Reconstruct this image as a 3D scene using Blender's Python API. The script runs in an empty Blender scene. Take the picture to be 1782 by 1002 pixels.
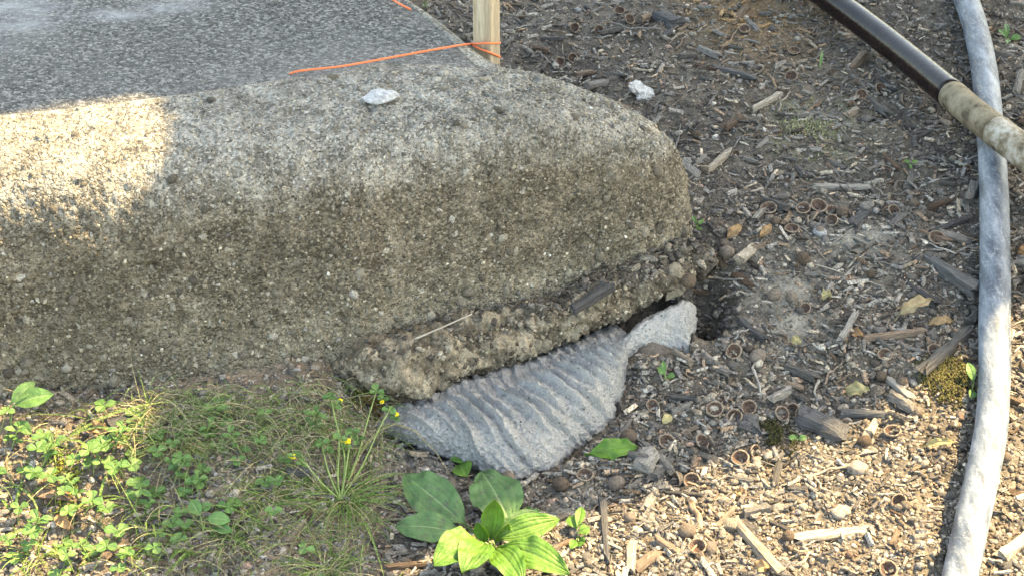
import bpy, math, random
import numpy as np
from mathutils import Vector, Matrix

# ------------------------------------------------------------------ camera, sky, sun, exposure
CAM_H, PITCH, HFOV = 1.2, 30.0, 28.0
SUN_AZ_XY, SUN_EL = 21.0, 55.0            # direction to the sun: angle from +x towards +y, elevation
EXPOSURE = 2.8
sc = bpy.context.scene
COL = sc.collection
cam_d = bpy.data.cameras.new('camera')
cam_d.sensor_width = 36.0
cam_d.lens = 18.0 / math.tan(math.radians(HFOV / 2))
cam_d.clip_start, cam_d.clip_end = 0.02, 2000
cam = bpy.data.objects.new('camera', cam_d)
cam.location = (0, 0, CAM_H)
cam.rotation_euler = (math.radians(90 - PITCH), 0, 0)
COL.objects.link(cam)
sc.camera = cam

world = bpy.data.worlds.new('World')
sc.world = world
world.use_nodes = True
wn = world.node_tree
wn.nodes.clear()
sky = wn.nodes.new('ShaderNodeTexSky')
sky.sky_type = 'NISHITA'
sky.sun_disc = False
sky.sun_elevation = math.radians(SUN_EL)
sky.sun_rotation = math.radians(90 - SUN_AZ_XY)
sky.dust_density = 2.5
sky.ozone_density = 0.6
bg = wn.nodes.new('ShaderNodeBackground')
bg.inputs['Strength'].default_value = 0.15
wo = wn.nodes.new('ShaderNodeOutputWorld')
wn.links.new(sky.outputs[0], bg.inputs[0])
wn.links.new(bg.outputs[0], wo.inputs[0])

S = np.array([math.cos(math.radians(SUN_EL)) * math.cos(math.radians(SUN_AZ_XY)),
              math.cos(math.radians(SUN_EL)) * math.sin(math.radians(SUN_AZ_XY)),
              math.sin(math.radians(SUN_EL))])
sun_d = bpy.data.lights.new('sun', 'SUN')
sun_d.energy = 2.85
sun_d.angle = math.radians(0.45)
sun_d.color = (1.0, 0.81, 0.57)
sun = bpy.data.objects.new('sun', sun_d)
sun.rotation_euler = Vector(-S).to_track_quat('-Z', 'Y').to_euler()
sun.location = (3, 1, 5)
COL.objects.link(sun)

vs = sc.view_settings
vs.view_transform = 'Standard'
vs.look = 'None'
vs.gamma = 1.0
vs.use_curve_mapping = False
vs.exposure = EXPOSURE
vs.use_white_balance = True
vs.white_balance_temperature = 8700
vs.white_balance_tint = 4

random.seed(7)
rng = np.random.default_rng(11)

# ------------------------------------------------------------------ numeric helpers
FPX = 891.0 / math.tan(math.radians(HFOV / 2))
CP, SP = math.cos(math.radians(PITCH)), math.sin(math.radians(PITCH))

def at(u, v, z=0.0):
    """place seen at photo position (u, v), at height z"""
    dx, dy = (u - 891.0) / FPX, (501.0 - v) / FPX
    d = np.array([dx, CP + dy * SP, -SP + dy * CP])
    return np.array([0, 0, CAM_H]) + d * ((z - CAM_H) / d[2])

def topx(P):
    P = np.atleast_2d(P)
    r = P - np.array([0, 0, CAM_H])
    fw = r[:, 1] * CP - r[:, 2] * SP
    up = r[:, 1] * SP + r[:, 2] * CP
    return np.stack([891 + FPX * r[:, 0] / fw, 501 - FPX * up / fw], 1)

def hsh(ix, iy, iz, seed):
    h = (ix.astype(np.int64) * 73856093) ^ (iy.astype(np.int64) * 19349663) ^ (iz.astype(np.int64) * 83492791) ^ (seed * 2654435761)
    h = (h & 0xffffffff).astype(np.uint64)
    h = ((h ^ (h >> np.uint64(15))) * np.uint64(2246822519)) & np.uint64(0xffffffff)
    h = ((h ^ (h >> np.uint64(13))) * np.uint64(3266489917)) & np.uint64(0xffffffff)
    h = h ^ (h >> np.uint64(16))
    return h.astype(np.float64) / 4294967296.0

def vnoise(P, scale, seed=0):
    Q = P * scale
    I = np.floor(Q)
    F = Q - I
    F = F * F * (3 - 2 * F)
    I = I.astype(np.int64)
    out = 0
    for a in (0, 1):
        for b in (0, 1):
            for c in (0, 1):
                w = (F[:, 0] if a else 1 - F[:, 0]) * (F[:, 1] if b else 1 - F[:, 1]) * (F[:, 2] if c else 1 - F[:, 2])
                out = out + w * hsh(I[:, 0] + a, I[:, 1] + b, I[:, 2] + c, seed)
    return out * 2 - 1

def fbm(P, scale, octv=3, seed=0, rough=0.5):
    o, a, t = 0, 1.0, 0
    for k in range(octv):
        o = o + a * vnoise(P, scale * 2 ** k, seed + k * 17)
        t += a
        a *= rough
    return o / t

def worley(P, scale, seed=0):
    Q = P * scale
    I = np.floor(Q).astype(np.int64)
    best = np.full(len(P), 9.0)
    bid = np.zeros(len(P))
    for a in (-1, 0, 1):
        for b in (-1, 0, 1):
            for c in (-1, 0, 1):
                J = I + np.array([a, b, c])
                C = J + np.stack([hsh(J[:, 0], J[:, 1], J[:, 2], seed + k) for k in (1, 2, 3)], 1)
                d = np.sqrt(((C - Q) ** 2).sum(1))
                m = d < best
                best[m] = d[m]
                bid[m] = hsh(J[:, 0], J[:, 1], J[:, 2], seed + 9)[m]
    return best, bid

def sstep(a, b, x):
    t = np.clip((x - a) / (b - a), 0, 1)
    return t * t * (3 - 2 * t)

def crom(pts, n):
    """Catmull-Rom through pts, n samples per span"""
    P = np.asarray(pts, float)
    E = np.vstack([2 * P[0] - P[1], P, 2 * P[-1] - P[-2]])
    out = []
    for i in range(1, len(E) - 2):
        t = np.linspace(0, 1, n, endpoint=False)[:, None]
        p0, p1, p2, p3 = E[i - 1], E[i], E[i + 1], E[i + 2]
        out.append(0.5 * (2 * p1 + (p2 - p0) * t + (2 * p0 - 5 * p1 + 4 * p2 - p3) * t ** 2 + (3 * p1 - p0 - 3 * p2 + p3) * t ** 3))
    out.append(P[-1:])
    return np.vstack(out)

def resample(P, n):
    P = np.asarray(P, float)
    s = np.concatenate([[0], np.cumsum(np.linalg.norm(np.diff(P, axis=0), axis=1))])
    q = np.linspace(0, s[-1], n)
    return np.stack([np.interp(q, s, P[:, k]) for k in range(P.shape[1])], 1)

def inpoly(X, Y, poly):
    poly = np.asarray(poly)
    c = np.zeros(len(X), bool)
    j = len(poly) - 1
    for i in range(len(poly)):
        xi, yi, xj, yj = poly[i][0], poly[i][1], poly[j][0], poly[j][1]
        m = ((yi > Y) != (yj > Y)) & (X < (xj - xi) * (Y - yi) / (yj - yi + 1e-12) + xi)
        c ^= m
        j = i
    return c

# ------------------------------------------------------------------ mesh helpers
def mesh_np(name, V, F, col=None, smooth=True, fcs=None):
    """V (n,3); F (m,3) or (m,4), or list of such"""
    me = bpy.data.meshes.new(name)
    V = np.asarray(V, np.float32)
    Fs = F if isinstance(F, list) else [F]
    Fs = [np.asarray(f, np.int32) for f in Fs if len(f)]
    loops = np.concatenate([f.ravel() for f in Fs])
    tot = np.concatenate([np.full(len(f), f.shape[1], np.int32) for f in Fs])
    me.vertices.add(len(V))
    me.vertices.foreach_set('co', V.ravel())
    me.loops.add(len(loops))
    me.loops.foreach_set('vertex_index', loops)
    me.polygons.add(len(tot))
    me.polygons.foreach_set('loop_start', np.concatenate([[0], np.cumsum(tot)[:-1]]).astype(np.int32))
    me.polygons.foreach_set('loop_total', tot)
    me.polygons.foreach_set('use_smooth', np.full(len(tot), smooth))
    if col is not None:
        a = me.color_attributes.new('col', 'FLOAT_COLOR', 'POINT')
        c = np.ones((len(V), 4), np.float32)
        c[:, :3] = col
        a.data.foreach_set('color', c.ravel())
    me.update(calc_edges=True)
    me.validate()
    return me

def obj(name, me, mat=None, parent=None, **tags):
    o = bpy.data.objects.new(name, me)
    COL.objects.link(o)
    if mat is not None and me is not None and not me.materials:
        me.materials.append(mat)
    if parent is not None:
        o.parent = parent
    for k, v in tags.items():
        o[k] = v
    return o

def thing(name, label, cat, loc=(0, 0, 0), rotz=0.0, group=None):
    o = bpy.data.objects.new(name, None)
    o.empty_display_size = 0.02
    o.location = loc
    o.rotation_euler = (0, 0, rotz)
    o['label'] = label
    o['category'] = cat
    if group:
        o['group'] = group
    COL.objects.link(o)
    return o

def gridf(nu, nv, wrap_v=False):
    i = np.arange(nu - 1)[:, None]
    if wrap_v:
        j = np.arange(nv)[None]
        j2 = (j + 1) % nv
    else:
        j = np.arange(nv - 1)[None]
        j2 = j + 1
    return np.stack([(i * nv + j), (i * nv + nv + j), (i * nv + nv + j2), (i * nv + j2)], -1).reshape(-1, 4)

def gnormals(G, wrap_v=False):
    du = np.gradient(G, axis=0)
    if wrap_v:
        dv = (np.roll(G, -1, 1) - np.roll(G, 1, 1)) / 2
    else:
        dv = np.gradient(G, axis=1)
    n = np.cross(du, dv)
    return n / (np.linalg.norm(n, axis=2, keepdims=True) + 1e-12)

def tube(path, rad, sides=10, caps=True, jit=0.0, seed=0):
    P = np.asarray(path, float)
    n = len(P)
    R = np.broadcast_to(np.asarray(rad, float), (n,))
    T = np.gradient(P, axis=0)
    T /= np.linalg.norm(T, axis=1, keepdims=True) + 1e-12
    ref = np.array([0, 0, 1.0]) if abs(T[:, 2]).mean() < 0.8 else np.array([1.0, 0, 0])
    A = np.cross(T, ref)
    A /= np.linalg.norm(A, axis=1, keepdims=True) + 1e-12
    B = np.cross(A, T)
    th = np.linspace(0, 2 * np.pi, sides, endpoint=False)
    ring = A[:, None] * np.cos(th)[None, :, None] + B[:, None] * np.sin(th)[None, :, None]
    rr = R[:, None] * np.ones(sides)[None]
    if jit:
        rr = rr * (1 + jit * np.random.default_rng(seed).uniform(-1, 1, rr.shape))
    V = (P[:, None] + ring * rr[..., None]).reshape(-1, 3)
    F = [gridf(n, sides, True)]
    if caps:
        V = np.vstack([V, P[0], P[-1]])
        a, b = n * sides, n * sides + 1
        k = np.arange(sides)
        F.append(np.stack([np.full(sides, a), k, (k + 1) % sides], 1))
        k2 = (n - 1) * sides
        F.append(np.stack([np.full(sides, b), k2 + (k + 1) % sides, k2 + k], 1))
    return V, F

def ico(sub):
    t = (1 + 5 ** .5) / 2
    v = [(-1, t, 0), (1, t, 0), (-1, -t, 0), (1, -t, 0), (0, -1, t), (0, 1, t), (0, -1, -t), (0, 1, -t), (t, 0, -1), (t, 0, 1), (-t, 0, -1), (-t, 0, 1)]
    f = [(0, 11, 5), (0, 5, 1), (0, 1, 7), (0, 7, 10), (0, 10, 11), (1, 5, 9), (5, 11, 4), (11, 10, 2), (10, 7, 6), (7, 1, 8),
         (3, 9, 4), (3, 4, 2), (3, 2, 6), (3, 6, 8), (3, 8, 9), (4, 9, 5), (2, 4, 11), (6, 2, 10), (8, 6, 7), (9, 8, 1)]
    v = [np.array(x) / np.linalg.norm(x) for x in v]
    for _ in range(sub):
        mid, nf = {}, []
        def m(a, b):
            k = (min(a, b), max(a, b))
            if k not in mid:
                w = v[a] + v[b]
                v.append(w / np.linalg.norm(w))
                mid[k] = len(v) - 1
            return mid[k]
        for a, b, c in f:
            ab, bc, ca = m(a, b), m(b, c), m(c, a)
            nf += [(a, ab, ca), (b, bc, ab), (c, ca, bc), (ab, bc, ca)]
        f = nf
    return np.array(v), np.array(f)

ICO = [ico(0), ico(1), ico(2), ico(3)]

def lump(sub, seed, amp=0.25, sc_=1.6):
    V, F = ICO[sub]
    off = np.array([seed * 7.3, seed * 3.1, seed * 1.7])
    r = 1 + amp * vnoise(V + off, sc_, seed) + amp * 0.45 * vnoise(V + off, sc_ * 2.4, seed + 5)
    return V * r[:, None], F

def scatter_mesh(name, protos, pos, rot, scl, cols, smooth=True, pick=None):
    """joins many small pieces into one mesh: protos list of (V,F)"""
    Vs, Fs, Cs, base = [], [], [], 0
    n = len(pos)
    if pick is None:
        pick = rng.integers(0, len(protos), n)
    for k, (PV, PF) in enumerate(protos):
        idx = np.where(pick == k)[0]
        if not len(idx):
            continue
        V = PV[None] * scl[idx][:, None, :]
        V = np.einsum('nij,nkj->nki', rot[idx], V) + pos[idx][:, None]
        F = PF[None] + (np.arange(len(idx)) * len(PV))[:, None, None] + base
        Vs.append(V.reshape(-1, 3))
        Fs.append(F.reshape(-1, PF.shape[1]))
        Cs.append(np.repeat(cols[idx], len(PV), 0))
        base += len(idx) * len(PV)
    w = {}
    for f in Fs:
        w.setdefault(f.shape[1], []).append(f)
    return mesh_np(name, np.vstack(Vs), [np.vstack(x) for x in w.values()], np.vstack(Cs), smooth)

def rots(yaw, pitch, roll):
    cy, sy, cp, sp, cr, sr = np.cos(yaw), np.sin(yaw), np.cos(pitch), np.sin(pitch), np.cos(roll), np.sin(roll)
    z, o = np.zeros_like(cy), np.ones_like(cy)
    Rz = np.stack([cy, -sy, z, sy, cy, z, z, z, o], -1).reshape(-1, 3, 3)
    Ry = np.stack([cp, z, sp, z, o, z, -sp, z, cp], -1).reshape(-1, 3, 3)
    Rx = np.stack([o, z, z, z, cr, -sr, z, sr, cr], -1).reshape(-1, 3, 3)
    return Rz @ Ry @ Rx

# ------------------------------------------------------------------ material helpers
class M:
    def __init__(s, name, rough=0.9, spec=0.3):
        s.m = bpy.data.materials.new(name)
        s.m.use_nodes = True
        s.t = s.m.node_tree
        s.b = s.t.nodes['Principled BSDF']
        s.b.inputs['Roughness'].default_value = rough
        s.b.inputs['Specular IOR Level'].default_value = spec
        s._tc = None
        s.bumps = None
    def n(s, typ, **kw):
        x = s.t.nodes.new('ShaderNode' + typ)
        for k, v in kw.items():
            setattr(x, k, v)
        return x
    def put(s, sock, val):
        if hasattr(val, 'is_linked') or hasattr(val, 'links'):
            s.t.links.new(val, sock)
        elif isinstance(val, (tuple, list)) and len(val) == 3 and sock.type == 'RGBA':
            sock.default_value = (*val, 1)
        else:
            sock.default_value = val
    def obj(s):
        if s._tc is None:
            s._tc = s.n('TexCoord').outputs['Object']
        return s._tc
    def mapped(s, scale, rnd=False):
        mp = s.n('Mapping')
        s.put(mp.inputs['Vector'], s.obj())
        mp.inputs['Scale'].default_value = scale
        if rnd:
            oi = s.n('ObjectInfo')
            cx = s.n('CombineXYZ')
            mm = s.math('MULTIPLY', oi.outputs['Random'], 37.0)
            s.put(cx.inputs[0], mm)
            s.put(cx.inputs[2], mm)
            s.put(mp.inputs['Location'], cx.outputs[0])
        return mp.outputs[0]
    def noise(s, scale, det=4, rough=0.55, vec=None, dist=0.0):
        x = s.n('TexNoise')
        s.put(x.inputs['Vector'], vec if vec is not None else s.obj())
        x.inputs['Scale'].default_value = scale
        x.inputs['Detail'].default_value = det
        x.inputs['Roughness'].default_value = rough
        x.inputs['Distortion'].default_value = dist
        return x.outputs['Fac']
    def warp(s, scale, amt):
        x = s.n('TexNoise')
        s.put(x.inputs['Vector'], s.obj())
        x.inputs['Scale'].default_value = scale
        x.inputs['Detail'].default_value = 2
        a = s.n('VectorMath', operation='SUBTRACT')
        s.put(a.inputs[0], x.outputs['Color'])
        a.inputs[1].default_value = (.5, .5, .5)
        b = s.n('VectorMath', operation='SCALE')
        s.put(b.inputs[0], a.outputs[0])
        b.inputs['Scale'].default_value = amt
        c = s.n('VectorMath', operation='ADD')
        s.put(c.inputs[0], s.obj())
        s.put(c.inputs[1], b.outputs[0])
        return c.outputs[0]
    def vor(s, scale, vec=None, feat='F1', rnd=1.0):
        x = s.n('TexVoronoi', feature=feat)
        s.put(x.inputs['Vector'], vec if vec is not None else s.obj())
        x.inputs['Scale'].default_value = scale
        x.inputs['Randomness'].default_value = rnd
        sep = s.n('SeparateColor')
        s.put(sep.inputs[0], x.outputs['Color'])
        return x.outputs['Distance'], sep.outputs[0], sep.outputs[1]
    def ramp(s, fac, stops, interp='LINEAR'):
        x = s.n('ValToRGB')
        x.color_ramp.interpolation = interp
        e = x.color_ramp.elements
        while len(e) < len(stops):
            e.new(0.5)
        for k, (p, c) in enumerate(stops):
            e[k].position = p
            c = c if isinstance(c, (tuple, list)) else (c, c, c)
            e[k].color = (*c, 1)
        s.put(x.inputs[0], fac)
        return x.outputs[0]
    def mix(s, fac, a, b, mode='MIX'):
        x = s.n('Mix', data_type='RGBA', blend_type=mode)
        s.put(x.inputs[0], fac)
        s.put(x.inputs[6], a)
        s.put(x.inputs[7], b)
        return x.outputs[2]
    def math(s, op, a, b=0.0, clamp=False):
        x = s.n('Math', operation=op, use_clamp=clamp)
        s.put(x.inputs[0], a)
        s.put(x.inputs[1], b)
        return x.outputs[0]
    def attr(s, name='col'):
        return s.n('Attribute', attribute_name=name)
    def rnd(s):
        return s.n('ObjectInfo').outputs['Random']
    def bump(s, h, dist, strength=1.0):
        x = s.n('Bump')
        x.inputs['Strength'].default_value = strength
        x.inputs['Distance'].default_value = dist
        s.put(x.inputs['Height'], h)
        if s.bumps is not None:
            s.put(x.inputs['Normal'], s.bumps)
        s.bumps = x.outputs[0]
        s.put(s.b.inputs['Normal'], s.bumps)
    def color(s, c):
        s.put(s.b.inputs['Base Color'], c)
        return s.m
    def rough(s, c):
        s.put(s.b.inputs['Roughness'], c)

MAT = {}

def mk_concrete():
    m = M('kerb_concrete', 0.92, 0.2)
    wv = m.warp(140, 0.006)
    d, r1, r2 = m.vor(190, wv)
    d2, q1, q2 = m.vor(430, m.warp(300, 0.003))
    d3, w1, w2 = m.vor(85, m.warp(90, 0.014))
    st = m.noise(5.5, 5, 0.62)
    sp = m.noise(330, 3, 0.6)
    md = m.noise(38, 5, 0.65)
    sep = m.n('SeparateColor')
    m.put(sep.inputs[0], m.attr().outputs['Color'])
    wear, tan = sep.outputs[0], sep.outputs[1]
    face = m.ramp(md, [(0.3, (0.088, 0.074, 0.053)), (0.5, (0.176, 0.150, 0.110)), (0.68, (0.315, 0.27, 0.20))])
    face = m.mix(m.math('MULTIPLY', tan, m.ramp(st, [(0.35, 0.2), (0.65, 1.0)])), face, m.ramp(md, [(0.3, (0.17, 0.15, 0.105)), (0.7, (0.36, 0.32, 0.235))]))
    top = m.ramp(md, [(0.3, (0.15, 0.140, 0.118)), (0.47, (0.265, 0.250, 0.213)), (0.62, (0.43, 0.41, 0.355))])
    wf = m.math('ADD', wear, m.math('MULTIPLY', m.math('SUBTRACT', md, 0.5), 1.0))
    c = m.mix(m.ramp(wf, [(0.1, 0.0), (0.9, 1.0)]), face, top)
    # grains
    c = m.mix(m.math('MULTIPLY', m.ramp(q1, [(0.1, 1.0), (0.5, 0.0)]), 0.8), c, m.mix(0.7, c, (0.025, 0.022, 0.017)))
    c = m.mix(m.math('MULTIPLY', m.ramp(q2, [(0.66, 0.0), (0.92, 1.0)]), 0.9), c, m.mix(0.62, c, m.mix(wear, (0.42, 0.37, 0.28), (0.62, 0.60, 0.545))))
    stone = m.ramp(r2, [(0.0, (0.10, 0.09, 0.075)), (0.3, (0.22, 0.19, 0.14)), (0.6, (0.33, 0.30, 0.25)), (0.85, (0.45, 0.41, 0.32)), (1.0, (0.62, 0.60, 0.55))])
    sm = m.math('MULTIPLY', m.ramp(r1, [(0.66, 0.0), (0.7, 1.0)]), m.ramp(d, [(0.28, 1.0), (0.42, 0.0)]))
    c = m.mix(m.math('MULTIPLY', sm, 0.8), c, stone)
    sm2 = m.math('MULTIPLY', m.ramp(w1, [(0.9, 0.0), (0.92, 1.0)]), m.ramp(d3, [(0.24, 1.0), (0.34, 0.0)]))
    c = m.mix(m.math('MULTIPLY', sm2, 0.75), c, m.ramp(w2, [(0.0, (0.17, 0.15, 0.12)), (0.5, (0.34, 0.30, 0.22)), (1.0, (0.6, 0.57, 0.5))]))
    c = m.mix(m.ramp(st, [(0.3, 0.55), (0.55, 0.0)]), c, m.mix(0.6, c, (0.05, 0.047, 0.035)))
    drip = m.noise(1.0, 5, 0.65, vec=m.mapped((26, 26, 3.2)))
    c = m.mix(m.ramp(drip, [(0.55, 0.0), (0.72, 0.5)]), c, m.mix(0.55, c, (0.045, 0.042, 0.032)))
    blot = m.noise(13, 5, 0.7, dist=0.5)
    c = m.mix(m.ramp(blot, [(0.56, 0.0), (0.7, 0.5)]), c, m.mix(0.5, c, (0.46, 0.41, 0.32)))
    m.bump(m.math('ADD', m.math('MULTIPLY', m.math('SUBTRACT', 1.0, d), 0.6), m.math('MULTIPLY', m.math('SUBTRACT', 1.0, d2), 0.45)), 0.0055, 1.0)
    m.bump(m.math('ADD', sp, m.math('MULTIPLY', md, 1.2)), 0.003, 0.9)
    return m.color(c)

def mk_pavement():
    m = M('pavement_concrete', 0.85, 0.35)
    d, r1, r2 = m.vor(340, m.warp(240, 0.005))
    d2, q1, q2 = m.vor(150)
    st = m.noise(3.2, 6, 0.6, dist=0.4)
    st2 = m.noise(16, 4, 0.7, vec=m.mapped((0.5, 1.6, 1)))
    fine = m.noise(520, 3, 0.6)
    c = m.ramp(r1, [(0.0, (0.02, 0.019, 0.018)), (0.3, (0.085, 0.083, 0.078)), (0.7, (0.185, 0.181, 0.17)), (1.0, (0.42, 0.41, 0.385))])
    c = m.mix(m.math('MULTIPLY', m.ramp(q1, [(0.95, 0.0), (0.96, 1.0)]), m.ramp(d2, [(0.2, 1.0), (0.35, 0.0)])), c, (0.45, 0.44, 0.42))
    c = m.mix(m.ramp(st, [(0.42, 0.0), (0.75, 0.4)]), c, (0.28, 0.277, 0.27))
    sepa = m.n('SeparateColor')
    m.put(sepa.inputs[0], m.attr().outputs['Color'])
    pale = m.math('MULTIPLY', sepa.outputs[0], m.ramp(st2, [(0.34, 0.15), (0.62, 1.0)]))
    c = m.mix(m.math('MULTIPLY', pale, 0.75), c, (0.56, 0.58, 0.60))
    worn = m.math('MULTIPLY', sepa.outputs[1], m.ramp(m.noise(60, 5, 0.7), [(0.36, 0.1), (0.6, 1.0)]))
    c = m.mix(m.math('MULTIPLY', worn, 0.7), c, m.mix(r2, (0.20, 0.195, 0.18), (0.47, 0.46, 0.43)))
    m.bump(m.math('ADD', m.math('SUBTRACT', 1.0, d), m.math('MULTIPLY', fine, 0.8)), 0.006, 1.0)
    return m.color(c)

def mk_grout():
    m = M('grey_grout', 0.8, 0.3)
    a = m.noise(420, 4, 0.7)
    b = m.noise(30, 4, 0.6)
    d, r1, r2 = m.vor(230)
    c = m.ramp(b, [(0.3, (0.52, 0.515, 0.50)), (0.7, (0.68, 0.672, 0.65))])
    c = m.mix(m.ramp(a, [(0.33, 0.5), (0.48, 0.0)]), c, (0.2, 0.2, 0.2))
    c = m.mix(m.ramp(a, [(0.55, 0.0), (0.72, 0.6)]), c, (0.72, 0.72, 0.71))
    smear = m.noise(18, 5, 0.7, dist=0.8)
    c = m.mix(m.ramp(smear, [(0.56, 0.0), (0.72, 0.4)]), c, (0.33, 0.31, 0.27))
    pit = m.math('MULTIPLY', m.ramp(r1, [(0.94, 0.0), (0.95, 1.0)]), m.ramp(d, [(0.15, 1.0), (0.3, 0.0)]))
    c = m.mix(pit, c, (0.08, 0.08, 0.08))
    m.bump(m.math('SUBTRACT', a, m.math('MULTIPLY', pit, 0.6)), 0.009, 1.0)
    return m.color(c)

def mk_soil(name='crumbly_soil', bump=0.004):
    m = M(name, 0.97, 0.1)
    a = m.noise(260, 4, 0.65)
    c = m.mix(1.0, m.attr().outputs['Color'], m.ramp(a, [(0.3, 0.55), (0.5, 1.0), (0.7, 1.45)]), 'MULTIPLY')
    m.bump(a, bump, 1.0)
    return m.color(c)

def mk_bits():
    m = M('mulch_fragments', 0.95, 0.12)
    a = m.noise(420, 3, 0.65)
    c = m.mix(1.0, m.attr().outputs['Color'], m.ramp(a, [(0.32, 0.42), (0.5, 1.0), (0.68, 1.6)]), 'MULTIPLY')
    m.bump(a, 0.003, 1.0)
    return m.color(c)

def mk_wood(name, stops, grain=(2.2, 15, 15)):
    m = M(name, 0.9, 0.15)
    v = m.mapped(grain, True)
    a = m.noise(1.0, 5, 0.65, vec=v, dist=0.3)
    b = m.noise(4, 4, 0.65, vec=m.mapped((1, 1, 1), True))
    c = m.ramp(m.rnd(), stops)
    c = m.mix(1.0, c, m.ramp(a, [(0.3, 0.28), (0.44, 0.8), (0.56, 1.15), (0.72, 1.75)]), 'MULTIPLY')
    c = m.mix(m.ramp(b, [(0.52, 0.0), (0.72, 0.55)]), c, (0.13, 0.11, 0.085))
    m.bump(a, 0.003, 1.0)
    return m.color(c)

def mk_cap():
    m = M('acorn_cap', 0.85, 0.2)
    sep = m.n('SeparateColor')
    m.put(sep.inputs[0], m.attr().outputs['Color'])
    d, r1, r2 = m.vor(7.5)
    b = m.noise(3, 4, vec=m.mapped((1, 1, 1), True))
    outer = m.ramp(m.rnd(), [(0.0, (0.15, 0.115, 0.09)), (0.5, (0.23, 0.185, 0.145)), (1.0, (0.31, 0.265, 0.22))])
    outer = m.mix(1.0, outer, m.ramp(d, [(0.1, 1.4), (0.6, 0.35)]), 'MULTIPLY')
    inner = m.ramp(b, [(0.35, (0.085, 0.052, 0.04)), (0.65, (0.18, 0.115, 0.085))])
    c = m.mix(sep.outputs[0], outer, inner)
    c = m.mix(m.math('MULTIPLY', sep.outputs[1], 0.8), c, (0.40, 0.315, 0.235))
    c = m.mix(m.ramp(b, [(0.5, 0.0), (0.7, 0.45)]), c, (0.20, 0.18, 0.155))
    m.bump(m.math('SUBTRACT', 1.0, d), 0.0015, 0.9)
    return m.color(c)

def mk_pebble(name, stops, k=1.0):
    m = M(name, 0.85, 0.25)
    a = m.noise(2.6 * k, 5, 0.7, vec=m.mapped((1, 1, 1), True))
    b = m.noise(11 * k, 3, 0.65)
    c = m.ramp(m.rnd(), stops)
    c = m.mix(1.0, c, m.ramp(a, [(0.3, 0.5), (0.5, 1.0), (0.7, 1.4)]), 'MULTIPLY')
    c = m.mix(m.ramp(b, [(0.32, 0.55), (0.48, 0.0)]), c, (0.07, 0.062, 0.05))
    m.bump(m.math('ADD', a, b), 0.0022, 1.0)
    return m.color(c)

def mk_leaf(name, c0, c1, dirt=0.3, rough=0.5, vein=0.2, trans=0.25):
    m = M(name, rough, 0.35)
    a = m.noise(70, 3, 0.6, vec=m.mapped((1, 1, 1), True))
    dn = m.noise(130, 5, 0.7, vec=m.mapped((1, 1, 1), True))
    c = m.mix(m.rnd(), c0, c1)
    c = m.mix(1.0, c, m.ramp(a, [(0.3, 0.75), (0.7, 1.25)]), 'MULTIPLY')
    sep = m.n('SeparateColor')
    m.put(sep.inputs[0], m.attr().outputs['Color'])
    c = m.mix(m.math('MULTIPLY', m.ramp(sep.outputs[0], [(0.55, 0.0), (1.0, 1.0)]), vein * 2), c, m.mix(0.6, c, (0.5, 0.55, 0.3)))
    if dirt:
        c = m.mix(m.ramp(dn, [(0.53, 0.0), (0.66, dirt)]), c, (0.10, 0.09, 0.075))
    m.bump(m.math('ADD', m.math('ADD', a, m.math('MULTIPLY', dn, 0.6)), m.math('MULTIPLY', sep.outputs[0], -0.3)), 0.0022, 1.0)
    m.color(c)
    tr = m.n('BsdfTranslucent')
    m.put(tr.inputs[0], m.mix(1.0, c, (1.3, 1.4, 0.5), 'MULTIPLY'))
    mx = m.n('MixShader')
    mx.inputs[0].default_value = trans
    m.t.links.new(m.b.outputs[0], mx.inputs[1])
    m.t.links.new(tr.outputs[0], mx.inputs[2])
    m.t.links.new(mx.outputs[0], m.t.nodes['Material Output'].inputs[0])
    return m.m

def mk_plain(name, c, rough=0.8, var=0.25, scale=120, bump=0.0008, spec=0.3):
    m = M(name, rough, spec)
    a = m.noise(scale, 4, 0.6)
    m.bump(a, bump, 0.8)
    return m.color(m.mix(1.0, c, m.ramp(a, [(0.3, 1 - var), (0.7, 1 + var)]), 'MULTIPLY'))

def mk_hose():
    m = M('scuffed_grey_hose', 0.42, 0.45)
    tcn = m.n('UVMap')
    a = m.noise(9, 5, 0.65, vec=m.mapped((6, 1.4, 6)))
    b = m.noise(40, 6, 0.75, vec=m.mapped((3.0, 0.7, 3.0)), dist=0.6)
    cfine = m.noise(300, 3, 0.6)
    d, r1, r2 = m.vor(26, vec=m.mapped((1.6, 0.8, 1.6)))
    c = m.ramp(a, [(0.38, (0.055, 0.07, 0.095)), (0.5, (0.125, 0.152, 0.185)), (0.62, (0.22, 0.25, 0.29))])
    c = m.mix(m.ramp(b, [(0.55, 0.0), (0.64, 0.7)]), c, (0.34, 0.355, 0.365))
    c = m.mix(m.math('MULTIPLY', m.ramp(r1, [(0.8, 0.0), (0.84, 1.0)]), m.ramp(d, [(0.14, 0.75), (0.3, 0.0)])), c, (0.13, 0.15, 0.16))
    c = m.mix(m.ramp(cfine, [(0.56, 0.0), (0.7, 0.3)]), c, (0.55, 0.53, 0.48))
    m.bump(m.math('ADD', b, m.math('MULTIPLY', cfine, 0.5)), 0.0012, 0.7)
    m.rough(m.ramp(b, [(0.4, 0.35), (0.65, 0.75)]))
    return m.color(c)

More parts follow.
